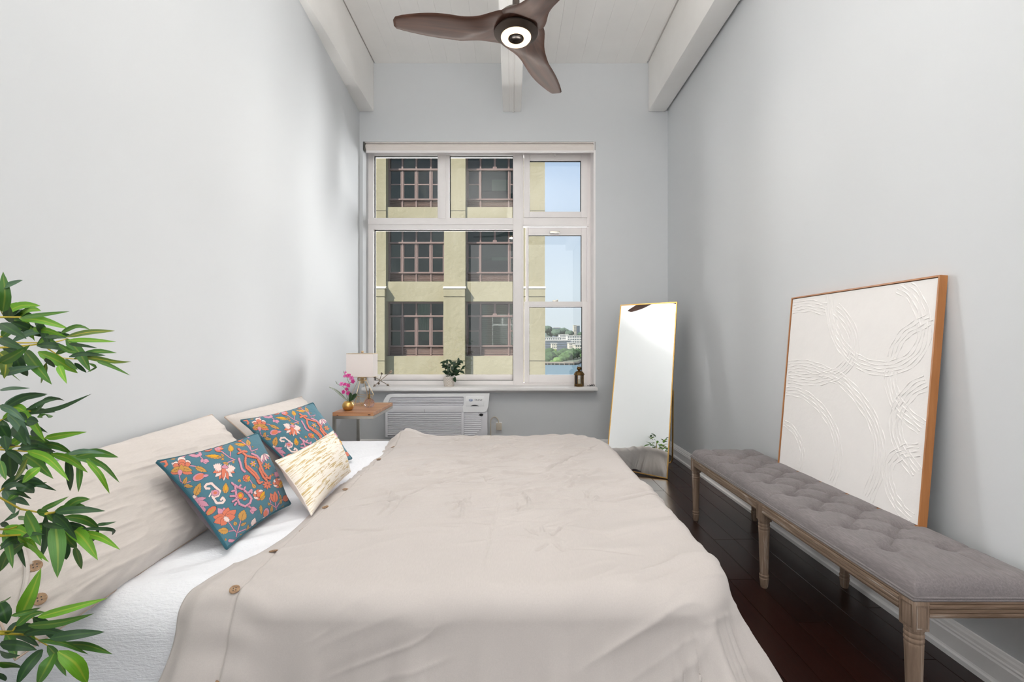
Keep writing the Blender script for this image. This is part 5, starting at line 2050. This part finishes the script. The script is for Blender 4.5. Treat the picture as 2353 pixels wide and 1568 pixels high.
for k in range(nn_):
    wr_.tube([ringN[k], ringM[k]], .0016, 6)
    wr_.tube([ringM[k], ringB[k]], .0016, 6)
    wr_.tube([ringM[k], ringB[k - 1]], .0016, 6)
wr_.build('wire_base', MAT['champagne'], lamp, smooth=True)
kn = MB()
for k in range(12):
    a_ = 2 * PI * k / 12
    c_ = lc + Vector((.030 * math.cos(a_), .030 * math.sin(a_), .204))
    kn.tube([c_ + Vector((.008 * math.cos(t_) * math.cos(a_ + .9), .008 * math.cos(t_) * math.sin(a_ + .9), .013 * math.sin(t_))) for t_ in np.linspace(0, 2 * PI, 12, endpoint=False)], .0016, 5, closed=True)
kn.tube(ringT, .0024, 6, closed=True)
kn.build('wire_knot', MAT['champagne'], lamp, smooth=True)

# orchid in a gold pot
oc = Vector((-1.188, 3.30, TZ))
orc = thing('potted_orchid', oc, 'small magenta orchid in a round gold pot', 'plant')
MB().lathe([(.018, 0), (.026, .001), (.036, .012), (.041, .030), (.040, .042), (.034, .055), (.026, .0635), (.022, .0645), (.021, .060), (.02, .055)], oc, 28).build('pot', MAT['gold'], orc, smooth=True, sharp=50)
MB().lathe([(.001, .057), (.022, .057)], oc, 16, caps=False).build('moss', M_plain('moss', (50, 66, 36), .9, var=.4, scale=200), orc)
OD = 3.30


def o7(cx, cy, d=OD):
    return at(750 + .1084 * cx, 790 + .1084 * cy, d)


MAT['stem'] = M_plain('green_stem', (104, 122, 66), .6, var=.2)
MAT['magenta'] = M_plain('magenta_petal', (206, 56, 140), .55, var=.25, scale=60)
MAT['palepink'] = M_plain('pale_magenta_petal', (214, 110, 174), .55, var=.2, scale=60)
MAT['orleaf'] = M_plain('orchid_leaf', (46, 74, 40), .4, var=.25, scale=30)
for pts in ([(445, 1225), (430, 1100), (415, 990), (345, 905), (270, 880), (215, 840), (200, 800)], [(455, 1225), (470, 1000), (482, 850), (450, 770), (425, 690), (375, 630), (368, 590)], [(482, 850), (540, 800), (570, 790)]):
    MB().tube([o7(*p_) for p_ in smooth_path(pts, 26)], .0014, 6).build('flower_stem', MAT['stem'], orc, smooth=True)
ro = random.Random(2)


def petal(mb, c, d, n_, L, w_):
    d = d.normalized()
    sd_ = d.cross(n_).normalized()
    V = []
    for i in range(7):
        t_ = i / 6
        ww = w_ * math.sin(PI * min(1, t_ * .93 + .07)) ** .7
        for j in (-1, 0, 1):
            V.append(c + d * (L * t_) + sd_ * (ww * j) + n_ * (.10 * L * math.sin(PI * t_) - .06 * L * abs(j)))
    F = []
    for i in range(6):
        for j in range(2):
            F.append((i * 3 + j, i * 3 + j + 1, i * 3 + j + 4, i * 3 + j + 3))
    mb.add(V, F)


def flower(cx, cy, r, nd, mat2):
    c = o7(cx, cy, OD - .008)
    n_ = Vector(nd).normalized()
    a1_ = n_.orthogonal().normalized()
    a2_ = n_.cross(a1_)
    r *= 1.55
    m_ = MB()
    ph = ro.uniform(0, 6)
    for k in range(5):
        a_ = ph + 2 * PI * k / 5
        petal(m_, c, a1_ * math.cos(a_) + a2_ * math.sin(a_) + n_ * .15, n_, r, r * (.46 if k % 2 else .36))
    fo = m_.build('flower', mat2, orc, smooth=True, fixn=False)
    MB().sphere(c + n_ * .003, r * .2, 8, 6).build('flower_centre', MAT['magenta'], fo, smooth=True)


for (cx, cy, r, nd, mk) in ((320, 855, .0115, (.3, -1, .5), 'palepink'), (390, 865, .0105, (-.1, -.8, .8), 'magenta'), (460, 890, .0115, (.4, -.8, .4), 'magenta'), (430, 965, .010, (.1, -1, -.2), 'magenta'), (365, 1025, .0115, (-.3, -1, .1), 'magenta'), (465, 1050, .0115, (.2, -1, 0), 'magenta'),
                         (400, 690, .0125, (-.2, -.7, .8), 'palepink'), (470, 680, .0125, (.2, -.8, .6), 'magenta'), (530, 730, .0125, (.6, -.8, .1), 'palepink'), (560, 800, .0115, (.7, -.7, -.1), 'magenta'), (405, 615, .007, (0, -1, .3), 'palepink')):
    flower(cx, cy, r, nd, MAT[mk])
for (cx, cy) in ((365, 585), (405, 580), (365, 612), (200, 800), (222, 828)):
    MB().sphere(o7(cx, cy), .0018, 8, 6, (1, 1, 1.3)).build('bud', MAT['orleaf'], orc, smooth=True)


def leaf_mesh(path, w_, nvec, cup=.12, wexp=(.55, .9), nseg=9):
    """path: list of Vector; returns verts, faces, uv of a folded leaf ribbon"""
    pts = np.array([tuple(p_) for p_ in path])
    d = np.concatenate([[0], np.cumsum(np.linalg.norm(np.diff(pts, axis=0), axis=1))])
    d /= d[-1]
    ts = np.linspace(0, 1, nseg)
    C = np.stack([np.interp(ts, d, pts[:, k]) for k in range(3)], -1)
    if len(pts) > 2:
        for _ in range(2):
            C[1:-1] = (C[:-2] + 2 * C[1:-1] + C[2:]) / 4
    T = np.gradient(C, axis=0)
    T /= np.linalg.norm(T, axis=1)[:, None]
    N = np.array(nvec)[None] - T * (T @ np.array(nvec))[:, None]
    N /= np.linalg.norm(N, axis=1)[:, None]
    S = np.cross(T, N)
    e0, e1 = wexp
    pk = e0 / (e0 + e1)
    nm = (pk ** e0) * ((1 - pk) ** e1)
    W_ = w_ * .5 * ((np.clip(ts, .004, 1) ** e0) * (np.clip(1 - ts, .002, 1) ** e1)) / nm
    V, UV = [], []
    for i in range(nseg):
        for j, s in enumerate((-1, -.5, 0, .5, 1)):
            V.append(C[i] + S[i] * W_[i] * s + N[i] * (cup * W_[i] * abs(s)))
            UV.append((.5 + .5 * s, ts[i]))
    return np.array(V), grid_faces(nseg, 5), np.array(UV)


V, F, UV = leaf_mesh([o7(470, 1220), o7(520, 1150), o7(520, 1035, OD - .02)], .030, (-.2, -1, .2), .2, (.7, .5))
mesh_np('leaf', V, F, MAT['orleaf'], orc, uv=UV)
V, F, UV = leaf_mesh([o7(480, 1225), o7(560, 1150), o7(652, 1070, OD - .03)], .034, (.3, -1, .5), .2, (.7, .5))
mesh_np('leaf', V, F, MAT['orleaf'], orc, uv=UV)
fp = smooth_path([(445, 1215), (400, 1160), (320, 1080), (200, 985), (60, 920)], 26)
fm = MB().tube([o7(*p_, OD + .01) for p_ in fp], .0008, 5)
for i in range(2, 25):
    c = o7(*fp[i], OD + .01)
    L = .011 * math.sin(PI * (i / 26) ** .8) + .002
    for s in (-1, 1):
        fm.add([c, c + Vector((-.3 * L, .3 * L * s, L * s * .9)), c + Vector((-.55 * L, .3 * L * s, L * s * .75)), c + Vector((-.0025, 0, .001))], [(0, 1, 2, 3)])
fm.build('fern_frond', MAT['stem'], orc)

# pink glass bottle
dc = Vector((-1.081, 3.45, TZ))
dif = thing('perfume_bottle', dc, 'round pale pink glass bottle with a gold stopper', 'bottle')
gp = NT('pink_glass')
gp.b.inputs['Base Color'].default_value = (.97, .86, .87, 1)
gp.b.inputs['Transmission Weight'].default_value = 1
gp.b.inputs['Roughness'].default_value = .02
gp.b.inputs['IOR'].default_value = 1.3
_trp = gp.n('ShaderNodeBsdfTransparent')
_trp.inputs[0].default_value = (.96, .86, .87, 1)
_mxp = gp.n('ShaderNodeMixShader')
_mxp.inputs[0].default_value = .6
gp.l(gp.b.outputs[0], _mxp.inputs[1])
gp.l(_trp.outputs[0], _mxp.inputs[2])
gp.l(_mxp.outputs[0], gp.out.inputs['Surface'])
MB().lathe([(.001, .001), (.022, .001), (.033, .010), (.0385, .026), (.037, .042), (.029, .056), (.016, .064), (.010, .067), (.010, .070)], dc, 32, caps=False).build('glass', gp.m, dif, smooth=True)
MB().lathe([(.001, .066), (.013, .066), (.013, .070), (.009, .073), (.007, .078), (.007, .098), (.0045, .101), (.0028, .103), (.0028, .138), (.006, .139), (.006, .141), (.001, .142)], dc, 16).build('stopper', MAT['oldbrass'], dif, smooth=True, sharp=40)
MB().tube([dc + Vector((0, 0, .066)), dc + Vector((.002, 0, .008))], .0016, 6).build('dip_tube', MAT['champagne'], dif, smooth=True)

# ------------------------------------------------------------------ things on the sill
arr = thing('crossed_arrows', (-1.36, 4.70, SILL), 'small metal ornament of crossed arrows on the window sill', 'ornament')
MAT['pewter'] = M_plain('weathered_pewter', (150, 134, 118), .45, .8, .25, 60)
for (tip, tail, d0, d1, pale) in (((857, 890.5), (900, 853), 4.66, 4.72, 0), ((895, 887.5), (857, 864.5), 4.76, 4.68, 1), ((869.5, 884.5), (877.5, 857), 4.86, 4.66, 1)):
    a_, b_ = at(*tip, d0), at(*tail, d1)
    a_.z = max(a_.z, SILL + .002)
    d = (b_ - a_).normalized()
    q_ = d.to_track_quat('Z', 'Y').to_matrix().to_4x4()
    m = MB().tube([a_ + d * .01, b_], .0032, 8)
    m.lathe([(.0003, 0), (.0135, .026), (.013, .028), (.003, .022), (.003, .030)], a_, 4, q_)
    L = (b_ - a_).length
    sdv = d.cross(Vector((0, -1, 0))).normalized()
    for s in (-1, 1):
        p0 = b_ - d * .036
        m.prism_ = None
        V = [p0, p0 + sdv * s * .011 + d * .008, b_ + sdv * s * .011 + d * .006, b_ - d * .002]
        V = V + [v + Vector((0, .0016, 0)) for v in V]
        m.add(V, [(0, 1, 2, 3), (7, 6, 5, 4), (0, 4, 5, 1), (1, 5, 6, 2), (2, 6, 7, 3), (3, 7, 4, 0)])
    m.build('arrow', MAT['pewter'], arr)

pcn = Vector((-.652, 4.715, SILL))
pot = thing('potted_plant', pcn, 'dark green leafy plant in a small white diamond-patterned pot on the sill', 'plant')
MAT['potwhite'] = M_plain('white_ceramic', (226, 220, 212), .45, var=.03)
MAT['pottan'] = M_plain('tan_glaze', (164, 142, 120), .6)
pr_f = [(.0, .046), (.01, .052), (.05, .057), (.09, .059), (.104, .0585)]
MB().lathe([(.001, .0), (.044, .0), (.050, .006), (.055, .035), (.0585, .075), (.059, .1), (.057, .108), (.052, .108), (.050, .10), (.001, .098)], pcn, 32).build('pot', MAT['potwhite'], pot, smooth=True, sharp=50)
tri = MB()
for row in range(7):
    for k in range(22):
        a_ = 2 * PI * (k + .5 * (row % 2)) / 22
        z_ = .012 + row * .0132
        r_ = np.interp(z_, [0, .006, .035, .075, .1], [.044, .0505, .0554, .0588, .0594]) + .0004
        r2 = np.interp(z_ + .0085, [0, .006, .035, .075, .1], [.044, .0505, .0554, .0588, .0594]) + .0004
        da = .1
        tri.add([pcn + Vector((r_ * math.cos(a_ - da), r_ * math.sin(a_ - da), z_)), pcn + Vector((r_ * math.cos(a_ + da), r_ * math.sin(a_ + da), z_)), pcn + Vector((r2 * math.cos(a_), r2 * math.sin(a_), z_ + .0085))], [(0, 1, 2)])
tri.build('triangle_pattern', MAT['pottan'], pot, fixn=False)
MAT['dkleaf'] = M_plain('dark_plant_leaf', (44, 70, 46), .4, var=.35, scale=40)
rp2 = random.Random(8)
for i in range(12):
    a_ = rp2.uniform(0, 2 * PI)
    tip = pcn + Vector((rp2.uniform(.05, .15) * math.cos(a_), rp2.uniform(.03, .09) * math.sin(a_), rp2.uniform(.17, .27)))
    mid_ = pcn + (tip - pcn) * .45 + Vector((0, 0, .05))
    st = [pcn + Vector((.02 * math.cos(a_), .02 * math.sin(a_), .098)), mid_, tip]
    MB().tube(st, .0018, 5).build('plant_stem', MAT['dkleaf'], pot, smooth=True)
    for j in range(7):
        f = .35 + .65 * j / 6
        base = pcn.lerp(tip, f) + Vector((0, 0, .05 * math.sin(PI * f) * .6))
        dr = Vector((math.cos(a_) * .5 + rp2.uniform(-.8, .8), math.sin(a_) * .4 + rp2.uniform(-.7, .7), rp2.uniform(-.45, .75))).normalized()
        L = rp2.uniform(.045, .068)
        V, F, UV = leaf_mesh([base, base + dr * L * .5 + Vector((0, 0, .006)), base + dr * L - Vector((0, 0, .006))], L * .52, (rp2.uniform(-.4, .4), -.8, .9), .25, (.7, .9), 6)
        mesh_np('leaf', V, F, MAT['dkleaf'], pot, uv=UV)

lt = Vector((.700, 4.745, SILL))
lan = thing('candle_lantern', lt, 'small aged brass candle lantern with glass sides on the sill', 'lantern')
br = MAT['oldbrass']
MB().lathe([(.001, 0), (.052, 0), (.053, .006), (.047, .010), (.050, .016), (.050, .024), (.044, .027), (.001, .027)], lt, 6).build('base', br, lan)
MB().lathe([(.044, .116), (.052, .118), (.057, .124), (.053, .131), (.046, .142), (.036, .153), (.022, .160), (.014, .163), (.014, .168), (.022, .174), (.026, .186), (.022, .198), (.010, .205), (.001, .206)], lt, 24).build('roof', br, lan, smooth=True, sharp=50)
m = MB().tube([lt + Vector((.018 * math.cos(t_), 0, .200 + .016 * math.sin(t_))) for t_ in np.linspace(-.2, PI + .2, 12)], .0018, 6)
m.build('handle', br, lan, smooth=True)
for k in range(6):
    a_ = PI / 3 * k
    x_, y_ = .0445 * math.cos(a_), .0445 * math.sin(a_)
    MB().box(lt.x + x_ - .0035, lt.x + x_ + .0035, lt.y + y_ - .0035, lt.y + y_ + .0035, SILL + .026, SILL + .118).build('post', br, lan)
    a2 = a_ + PI / 3
    x2_, y2_ = .0445 * math.cos(a2), .0445 * math.sin(a2)
    MB().add([lt + Vector((x_, y_, .028)), lt + Vector((x2_, y2_, .028)), lt + Vector((x2_, y2_, .116)), lt + Vector((x_, y_, .116)),
              lt + Vector((x_ * .97, y_ * .97, .028)), lt + Vector((x2_ * .97, y2_ * .97, .028)), lt + Vector((x2_ * .97, y2_ * .97, .116)), lt + Vector((x_ * .97, y_ * .97, .116))],
             [(0, 1, 2, 3), (7, 6, 5, 4), (0, 4, 5, 1), (1, 5, 6, 2), (2, 6, 7, 3), (3, 7, 4, 0)]).build('pane', MAT['glass'], lan)
MB().lathe([(.001, .028), (.018, .028), (.018, .07), (.001, .071)], lt, 18).build('candle', M_plain('ivory_wax', (232, 224, 200), .5), lan, smooth=True, sharp=50)

hw = thing('curtain_hooks', (.826, 4.75, SILL), 'little heap of dark metal hardware at the sill corner', 'hardware')
rh = random.Random(6)
for i in range(5):
    c = Vector((.800 + i * .012, 4.74 + rh.uniform(-.01, .01), SILL + .006 + .004 * (i % 2)))
    d = Vector((rh.uniform(.5, 1), rh.uniform(-.3, .5), rh.uniform(-.1, .25))).normalized()
    MB().tube([c - d * .018, c, c + d * .012, c + d * .016 + Vector((0, 0, .008)), c + d * .008 + Vector((0, .004, .011))], .0028, 6).build('hook', M_plain('dark_hook', (66, 66, 70), .4, .7) if i == 0 else bpy.data.materials['dark_hook'], hw, smooth=True)

# ------------------------------------------------------------------ bamboo tree beside the bed
TX, TYD = -1.165, .83
tree = thing('bamboo_tree', (TX, TYD, 0), 'leafy artificial bamboo tree at the foreground bedside', 'plant')


def M_leaf(name, c, rib):
    t = NT(name)
    uv = t.coord('UV')
    sp = t.n('ShaderNodeSeparateXYZ')
    t.l(uv, sp.inputs[0])
    d = t.math('ABSOLUTE', t.math('SUBTRACT', sp.outputs[0], .5))
    mr = t.n('ShaderNodeMapRange')
    mr.inputs['From Min'].default_value = .03
    mr.inputs['From Max'].default_value = .10
    t.l(d, mr.inputs['Value'])
    f = t.noise(t.coord('UV', (16, 2.5, 1)), 1, 4)
    base = t.ramp(f, [(.3, dark(lin(c), .78)), (.7, lin(c))])
    t.l(t.mix(mr.outputs[0], lin(rib), base), t.b.inputs['Base Color'])
    t.b.inputs['Roughness'].default_value = .42
    t.b.inputs['Transmission Weight'].default_value = 0
    t.b.inputs['Subsurface Weight'].default_value = 0
    t.bump(t.noise(t.coord('UV', (60, 3, 1)), 1, 2), .25, .002)
    return t.m


LM = {'d': M_leaf('leaf_dark', (44, 80, 44), (62, 98, 46)), 'm': M_leaf('leaf_mid', (74, 124, 46), (116, 142, 54)), 'b': M_leaf('leaf_bright', (112, 170, 44), (150, 176, 56)), 'g': M_leaf('leaf_grey', (84, 118, 92), (104, 130, 90)), 'y': M_leaf('leaf_olive', (96, 124, 40), (170, 164, 50))}
MAT['cane'] = M_plain('bamboo_cane', (132, 118, 62), .5, var=.25, scale=20)
MAT['twig'] = M_plain('yellow_twig', (206, 186, 62), .55, var=.2, scale=40)
MB().lathe([(.001, .0), (.10, .0), (.125, .02), (.145, .22), (.150, .26), (.140, .26), (.132, .23), (.001, .225)], (TX, TYD, .001), 32).build('pot', M_plain('dark_planter', (52, 50, 48), .5), tree, smooth=True, sharp=45)
for (dx, dy, tx, ty, h_) in ((-.02, .0, -.03, .0, 1.30), (.03, .02, .02, .03, 1.18), (.0, -.03, -.01, -.04, 1.1)):
    pts = [(TX + dx + (tx - dx) * k / 12, TYD + dy + (ty - dy) * k / 12, .22 + (h_ - .22) * k / 12) for k in range(13)]
    MB().tube(pts, [.011 - .0005 * k + (.0015 if k % 2 else 0) for k in range(13)], 10).build('cane', MAT['cane'], tree, smooth=True)


def c6(x, y): return (.3187 * x, 600 + .3187 * y)
def c7(x, y): return (.3113 * x, 1080 + .3113 * y)


TW = [(6, [(0, 405), (140, 405), (300, 420)]), (6, [(0, 545), (120, 590), (280, 590), (450, 700), (640, 715)]), (6, [(0, 625), (200, 610), (400, 585), (490, 560)]), (6, [(0, 1045), (100, 1080), (270, 1085)]), (6, [(0, 1360), (150, 1370), (470, 1400), (620, 1425)]),
      (6, [(0, 1345), (150, 1335), (240, 1300), (330, 1275)]), (6, [(0, 350), (20, 385)]), (6, [(0, 1150), (40, 1140), (60, 1100)]), (7, [(0, 205), (150, 290), (340, 325), (410, 375), (490, 410)]), (7, [(0, 490), (190, 478), (320, 455)]), (7, [(0, 440), (60, 440), (190, 400)]), (7, [(0, 480), (100, 500), (240, 540)]), (7, [(0, 1195), (90, 1195), (160, 1100), (280, 1090)]),
      (7, [(0, 1210), (150, 1215), (230, 1225), (330, 1285), (430, 1345)]), (7, [(0, 160), (60, 110), (160, 90)]), (7, [(340, 325), (420, 312), (600, 305)])]
rl = random.Random(31)
for k, (cc, pts) in enumerate(TW):
    f = c6 if cc == 6 else c7
    D0 = .86 + .10 * ((k * 37) % 10) / 10 - (.03 if cc == 7 else 0)
    w_ = [at(*f(*p_), D0 + .05 * i) for i, p_ in enumerate(pts)]
    if pts[0][0] == 0:
        w_ = [Vector((TX - .01, TYD, w_[0].z - .10)), (w_[0] + Vector((TX, TYD, w_[0].z - .04))) * .5] + w_
    MB().tube(w_, [.0026 - .0014 * i / (len(w_) - 1) for i in range(len(w_))], 6).build('twig', MAT['twig'], tree, smooth=True)

LV = [  # frame, points (base .. tip), width, tint
    (6, [(0, 195), (165, 138)], 55, 'g'), (6, [(18, 365), (40, 250), (22, 78)], 78, 'm'), (6, [(65, 440), (68, 318)], 78, 'd'), (6, [(95, 400), (156, 354)], 48, 'd'), (6, [(145, 410), (340, 385), (502, 364)], 46, 'm'), (6, [(145, 415), (300, 425), (500, 492)], 66, 'b'),
    (6, [(0, 450), (90, 500), (192, 562)], 84, 'd'), (6, [(82, 440), (190, 480), (312, 548)], 76, 'd'), (6, [(230, 490), (350, 500), (482, 548)], 50, 'b'), (6, [(438, 520), (550, 468), (600, 468), (652, 496)], 40, 'm'), (6, [(478, 548), (640, 510), (828, 504)], 46, 'y'), (6, [(490, 572), (650, 570), (838, 583)], 38, 'b'),
    (6, [(318, 552), (400, 545), (492, 558)], 40, 'd'), (6, [(275, 455), (322, 545)], 46, 'g'), (6, [(265, 610), (400, 610), (522, 652)], 60, 'd'), (6, [(498, 600), (600, 608), (702, 628)], 30, 'd'), (6, [(498, 692), (590, 665), (762, 682)], 36, 'd'), (6, [(598, 690), (760, 715), (830, 735), (948, 727)], 42, 'y'),
    (6, [(696, 720), (800, 755), (940, 826)], 30, 'm'), (6, [(275, 655), (420, 720), (562, 810)], 76, 'b'), (6, [(180, 650), (260, 750), (374, 892)], 96, 'm'), (6, [(0, 735), (110, 680), (218, 606)], 74, 'm'), (6, [(0, 815), (140, 780), (292, 758)], 62, 'g'), (6, [(105, 670), (140, 760), (198, 832)], 78, 'd'),
    (6, [(335, 735), (320, 810), (294, 884)], 44, 'y'), (6, [(425, 755), (450, 820), (482, 886)], 46, 'b'), (6, [(538, 735), (624, 806)], 32, 'd'), (6, [(468, 712), (562, 784)], 42, 'm'), (6, [(640, 738), (706, 764), (628, 804)], 22, 'm'), (6, [(0, 930), (100, 918), (218, 918)], 36, 'g'),
    (6, [(188, 1076), (320, 1010), (400, 984), (466, 1008)], 36, 'd'), (6, [(262, 1090), (420, 1068), (540, 1015), (660, 958)], 36, 'd'), (6, [(270, 1128), (320, 1108), (384, 1118)], 54, 'm'), (6, [(192, 1150), (278, 1160)], 76, 'd'), (6, [(118, 1095), (196, 1150)], 62, 'd'), (6, [(0, 1045), (90, 1075), (186, 1166)], 56, 'g'),
    (6, [(325, 1278), (470, 1252), (626, 1233)], 56, 'b'), (6, [(308, 1318), (420, 1330), (524, 1394)], 62, 'm'), (6, [(496, 1390), (620, 1368), (764, 1390)], 42, 'g'), (6, [(128, 1358), (260, 1340), (404, 1378)], 50, 'd'), (6, [(198, 1370), (360, 1420), (500, 1590)], 60, 'b'), (6, [(170, 1398), (260, 1450), (385, 1572)], 76, 'm'),
    (6, [(492, 1420), (508, 1520), (505, 1660)], 68, 'd'), (6, [(560, 1430), (580, 1530), (565, 1668)], 62, 'm'), (6, [(622, 1436), (720, 1530), (790, 1678)], 46, 'b'), (6, [(640, 1416), (760, 1480), (862, 1600)], 36, 'm'), (6, [(65, 1370), (80, 1570)], 104, 'd'), (6, [(200, 1425), (170, 1500), (104, 1582)], 62, 'y'),
    (6, [(288, 1490), (230, 1530), (160, 1600)], 72, 'b'), (6, [(100, 1185), (140, 1250), (194, 1330)], 84, 'd'), (6, [(240, 1205), (292, 1294)], 62, 'g'), (6, [(0, 1185), (62, 1285)], 80, 'd'), (6, [(0, 1310), (60, 1335), (112, 1340)], 56, 'd'), (6, [(0, 1440), (42, 1580)], 44, 'm'), (6, [(30, 1260), (50, 1370)], 60, 'd'),
    (6, [(0, 660), (50, 720), (30, 850)], 90, 'y'), (6, [(40, 770), (150, 868)], 44, 'b'), (6, [(0, 560), (80, 600), (190, 640)], 70, 'd'), (6, [(330, 700), (395, 768)], 44, 'd'), (6, [(420, 600), (500, 655), (610, 660)], 40, 'm'),
    (7, [(120, 125), (200, 130), (252, 172)], 64, 'd'), (7, [(48, 158), (140, 165), (234, 216)], 46, 'd'), (7, [(300, 298), (400, 255), (508, 197)], 42, 'm'), (7, [(410, 312), (590, 292), (778, 305)], 62, 'd'), (7, [(478, 345), (620, 360), (735, 436)], 66, 'm'), (7, [(716, 405), (790, 400), (860, 383)], 26, 'd'),
    (7, [(600, 436), (760, 432), (854, 440), (826, 484)], 30, 'd'), (7, [(616, 462), (760, 500), (888, 592)], 54, 'b'), (7, [(732, 436), (690, 500), (648, 546)], 42, 'd'), (7, [(480, 395), (620, 500), (722, 668)], 92, 'b'), (7, [(408, 398), (430, 590), (424, 798)], 104, 'm'), (7, [(190, 315), (250, 430), (302, 565)], 112, 'm'),
    (7, [(338, 335), (350, 500), (302, 655)], 64, 'd'), (7, [(198, 540), (280, 590), (362, 684)], 68, 'b'), (7, [(455, 420), (500, 520), (566, 580)], 74, 'm'), (7, [(478, 540), (490, 665)], 62, 'd'), (7, [(560, 570), (600, 735)], 66, 'm'), (7, [(176, 540), (60, 610), (0, 752)], 78, 'm'), (7, [(130, 508), (60, 530), (0, 595)], 66, 'd'),
    (7, [(152, 290), (100, 340), (26, 382)], 42, 'd'), (7, [(0, 400), (68, 410)], 44, 'd'), (7, [(150, 1090), (230, 920), (304, 726)], 104, 'b'), (7, [(280, 1088), (500, 1030), (794, 948)], 62, 'b'), (7, [(208, 1152), (440, 1135), (694, 1062)], 62, 'm'), (7, [(86, 1184), (260, 1185), (486, 1196)], 78, 'd'), (7, [(372, 1244), (560, 1215), (774, 1198)], 74, 'd'),
    (7, [(466, 1288), (650, 1290), (830, 1362)], 84, 'm'), (7, [(430, 1340), (560, 1420), (645, 1580)], 112, 'b'), (7, [(402, 1356), (350, 1450), (272, 1590)], 112, 'm'), (7, [(316, 1330), (210, 1430), (124, 1590)], 84, 'd'), (7, [(0, 1290), (130, 1290), (274, 1332)], 84, 'd'), (7, [(0, 1420), (100, 1440), (204, 1462)], 92, 'm'), (7, [(0, 980), (30, 1050), (50, 1140)], 96, 'd'),
    (7, [(0, 985), (80, 936)], 40, 'm'), (7, [(80, 1078), (200, 1050), (304, 1018)], 40, 'm'), (7, [(0, 1215), (100, 1196)], 36, 'y'), (7, [(0, 1345), (60, 1370), (150, 1372)], 60, 'd'), (7, [(320, 400), (420, 420), (500, 440)], 40, 'd'), (7, [(170, 490), (260, 470), (330, 480)], 36, 'd'), (7, [(260, 420), (330, 400), (420, 410)], 36, 'm'), (7, [(140, 370), (200, 350)], 60, 'm'),
    (7, [(0, 1500), (40, 1560)], 60, 'd'), (7, [(0, 560), (60, 540), (130, 530)], 40, 'm'),
]
for i, (cc, pts, w_, tint) in enumerate(LV):
    f = c6 if cc == 6 else c7
    D0 = .84 + .12 * rl.random()
    D1 = D0 + rl.uniform(-.05, .07)
    n = len(pts)
    path = [at(*f(*p_), D0 + (D1 - D0) * j / (n - 1) - (.012 if 0 < j < n - 1 else 0)) for j, p_ in enumerate(pts)]
    wm = w_ * .315 * D0 / FPX * .92
    nv = (rl.uniform(-.45, .45) + .5, -1.0, rl.uniform(-.3, .6))
    V, F, UV = leaf_mesh(path, wm, nv, rl.uniform(.1, .3), (.5, .85))
    mesh_np('leaf', V, F, LM[tint], tree, uv=UV)
# smaller leaves filling the sprays around the twigs
for k, (cc, pts) in enumerate(TW):
    f = c6 if cc == 6 else c7
    for q_ in range(5 if len(pts) > 2 else 2):
        a_, b_ = pts[min(q_ % (len(pts) - 1), len(pts) - 2)], pts[min(q_ % (len(pts) - 1) + 1, len(pts) - 1)]
        u_ = rl.random()
        p0 = f(a_[0] + (b_[0] - a_[0]) * u_, a_[1] + (b_[1] - a_[1]) * u_)
        D0 = .90 + .08 * rl.random()
        base = at(p0[0], p0[1], D0)
        ang = rl.uniform(-1.25, .25) if rl.random() < .7 else rl.uniform(.2, .7)
        L = rl.uniform(.05, .095)
        dr = Vector((math.cos(ang), rl.uniform(-.3, .3), math.sin(ang) * .8))
        tip = base + dr * L
        V, F, UV = leaf_mesh([base, base.lerp(tip, .5) + Vector((0, 0, .008)), tip - Vector((0, 0, .006))], rl.uniform(.012, .019), (rl.uniform(-.3, .6), -1, rl.uniform(-.2, .6)), .2, (.5, .85))
        mesh_np('leaf', V, F, LM[rl.choice('ddmmgb')], tree, uv=UV)
# the rest of the crown, out of the picture on the left
for i in range(120):
    z_ = rl.uniform(.6, 1.42)
    a_ = rl.uniform(.5 * PI, 1.5 * PI) if rl.random() < .75 else rl.uniform(-PI, 0)
    r_ = rl.uniform(.03, .13)
    base = Vector((TX + r_ * math.cos(a_) - .01, TYD + r_ * math.sin(a_), z_))
    dr = Vector((math.cos(a_) * .7, math.sin(a_), rl.uniform(-.5, .9))).normalized()
    L = rl.uniform(.07, .13)
    tip = base + dr * L + Vector((0, 0, -.02))
    if tip.x < xleft(tip.y) + .02: tip.x = xleft(tip.y) + .02
    if tip.x / max(tip.y, .05) > -1.16: continue
    V, F, UV = leaf_mesh([base, base.lerp(tip, .5) + Vector((0, 0, .012)), tip], rl.uniform(.018, .03), (rl.uniform(-.4, .4), -.5, 1), .2, (.5, .85))
    mesh_np('leaf', V, F, LM[rl.choice('ddmmby')], tree, uv=UV)
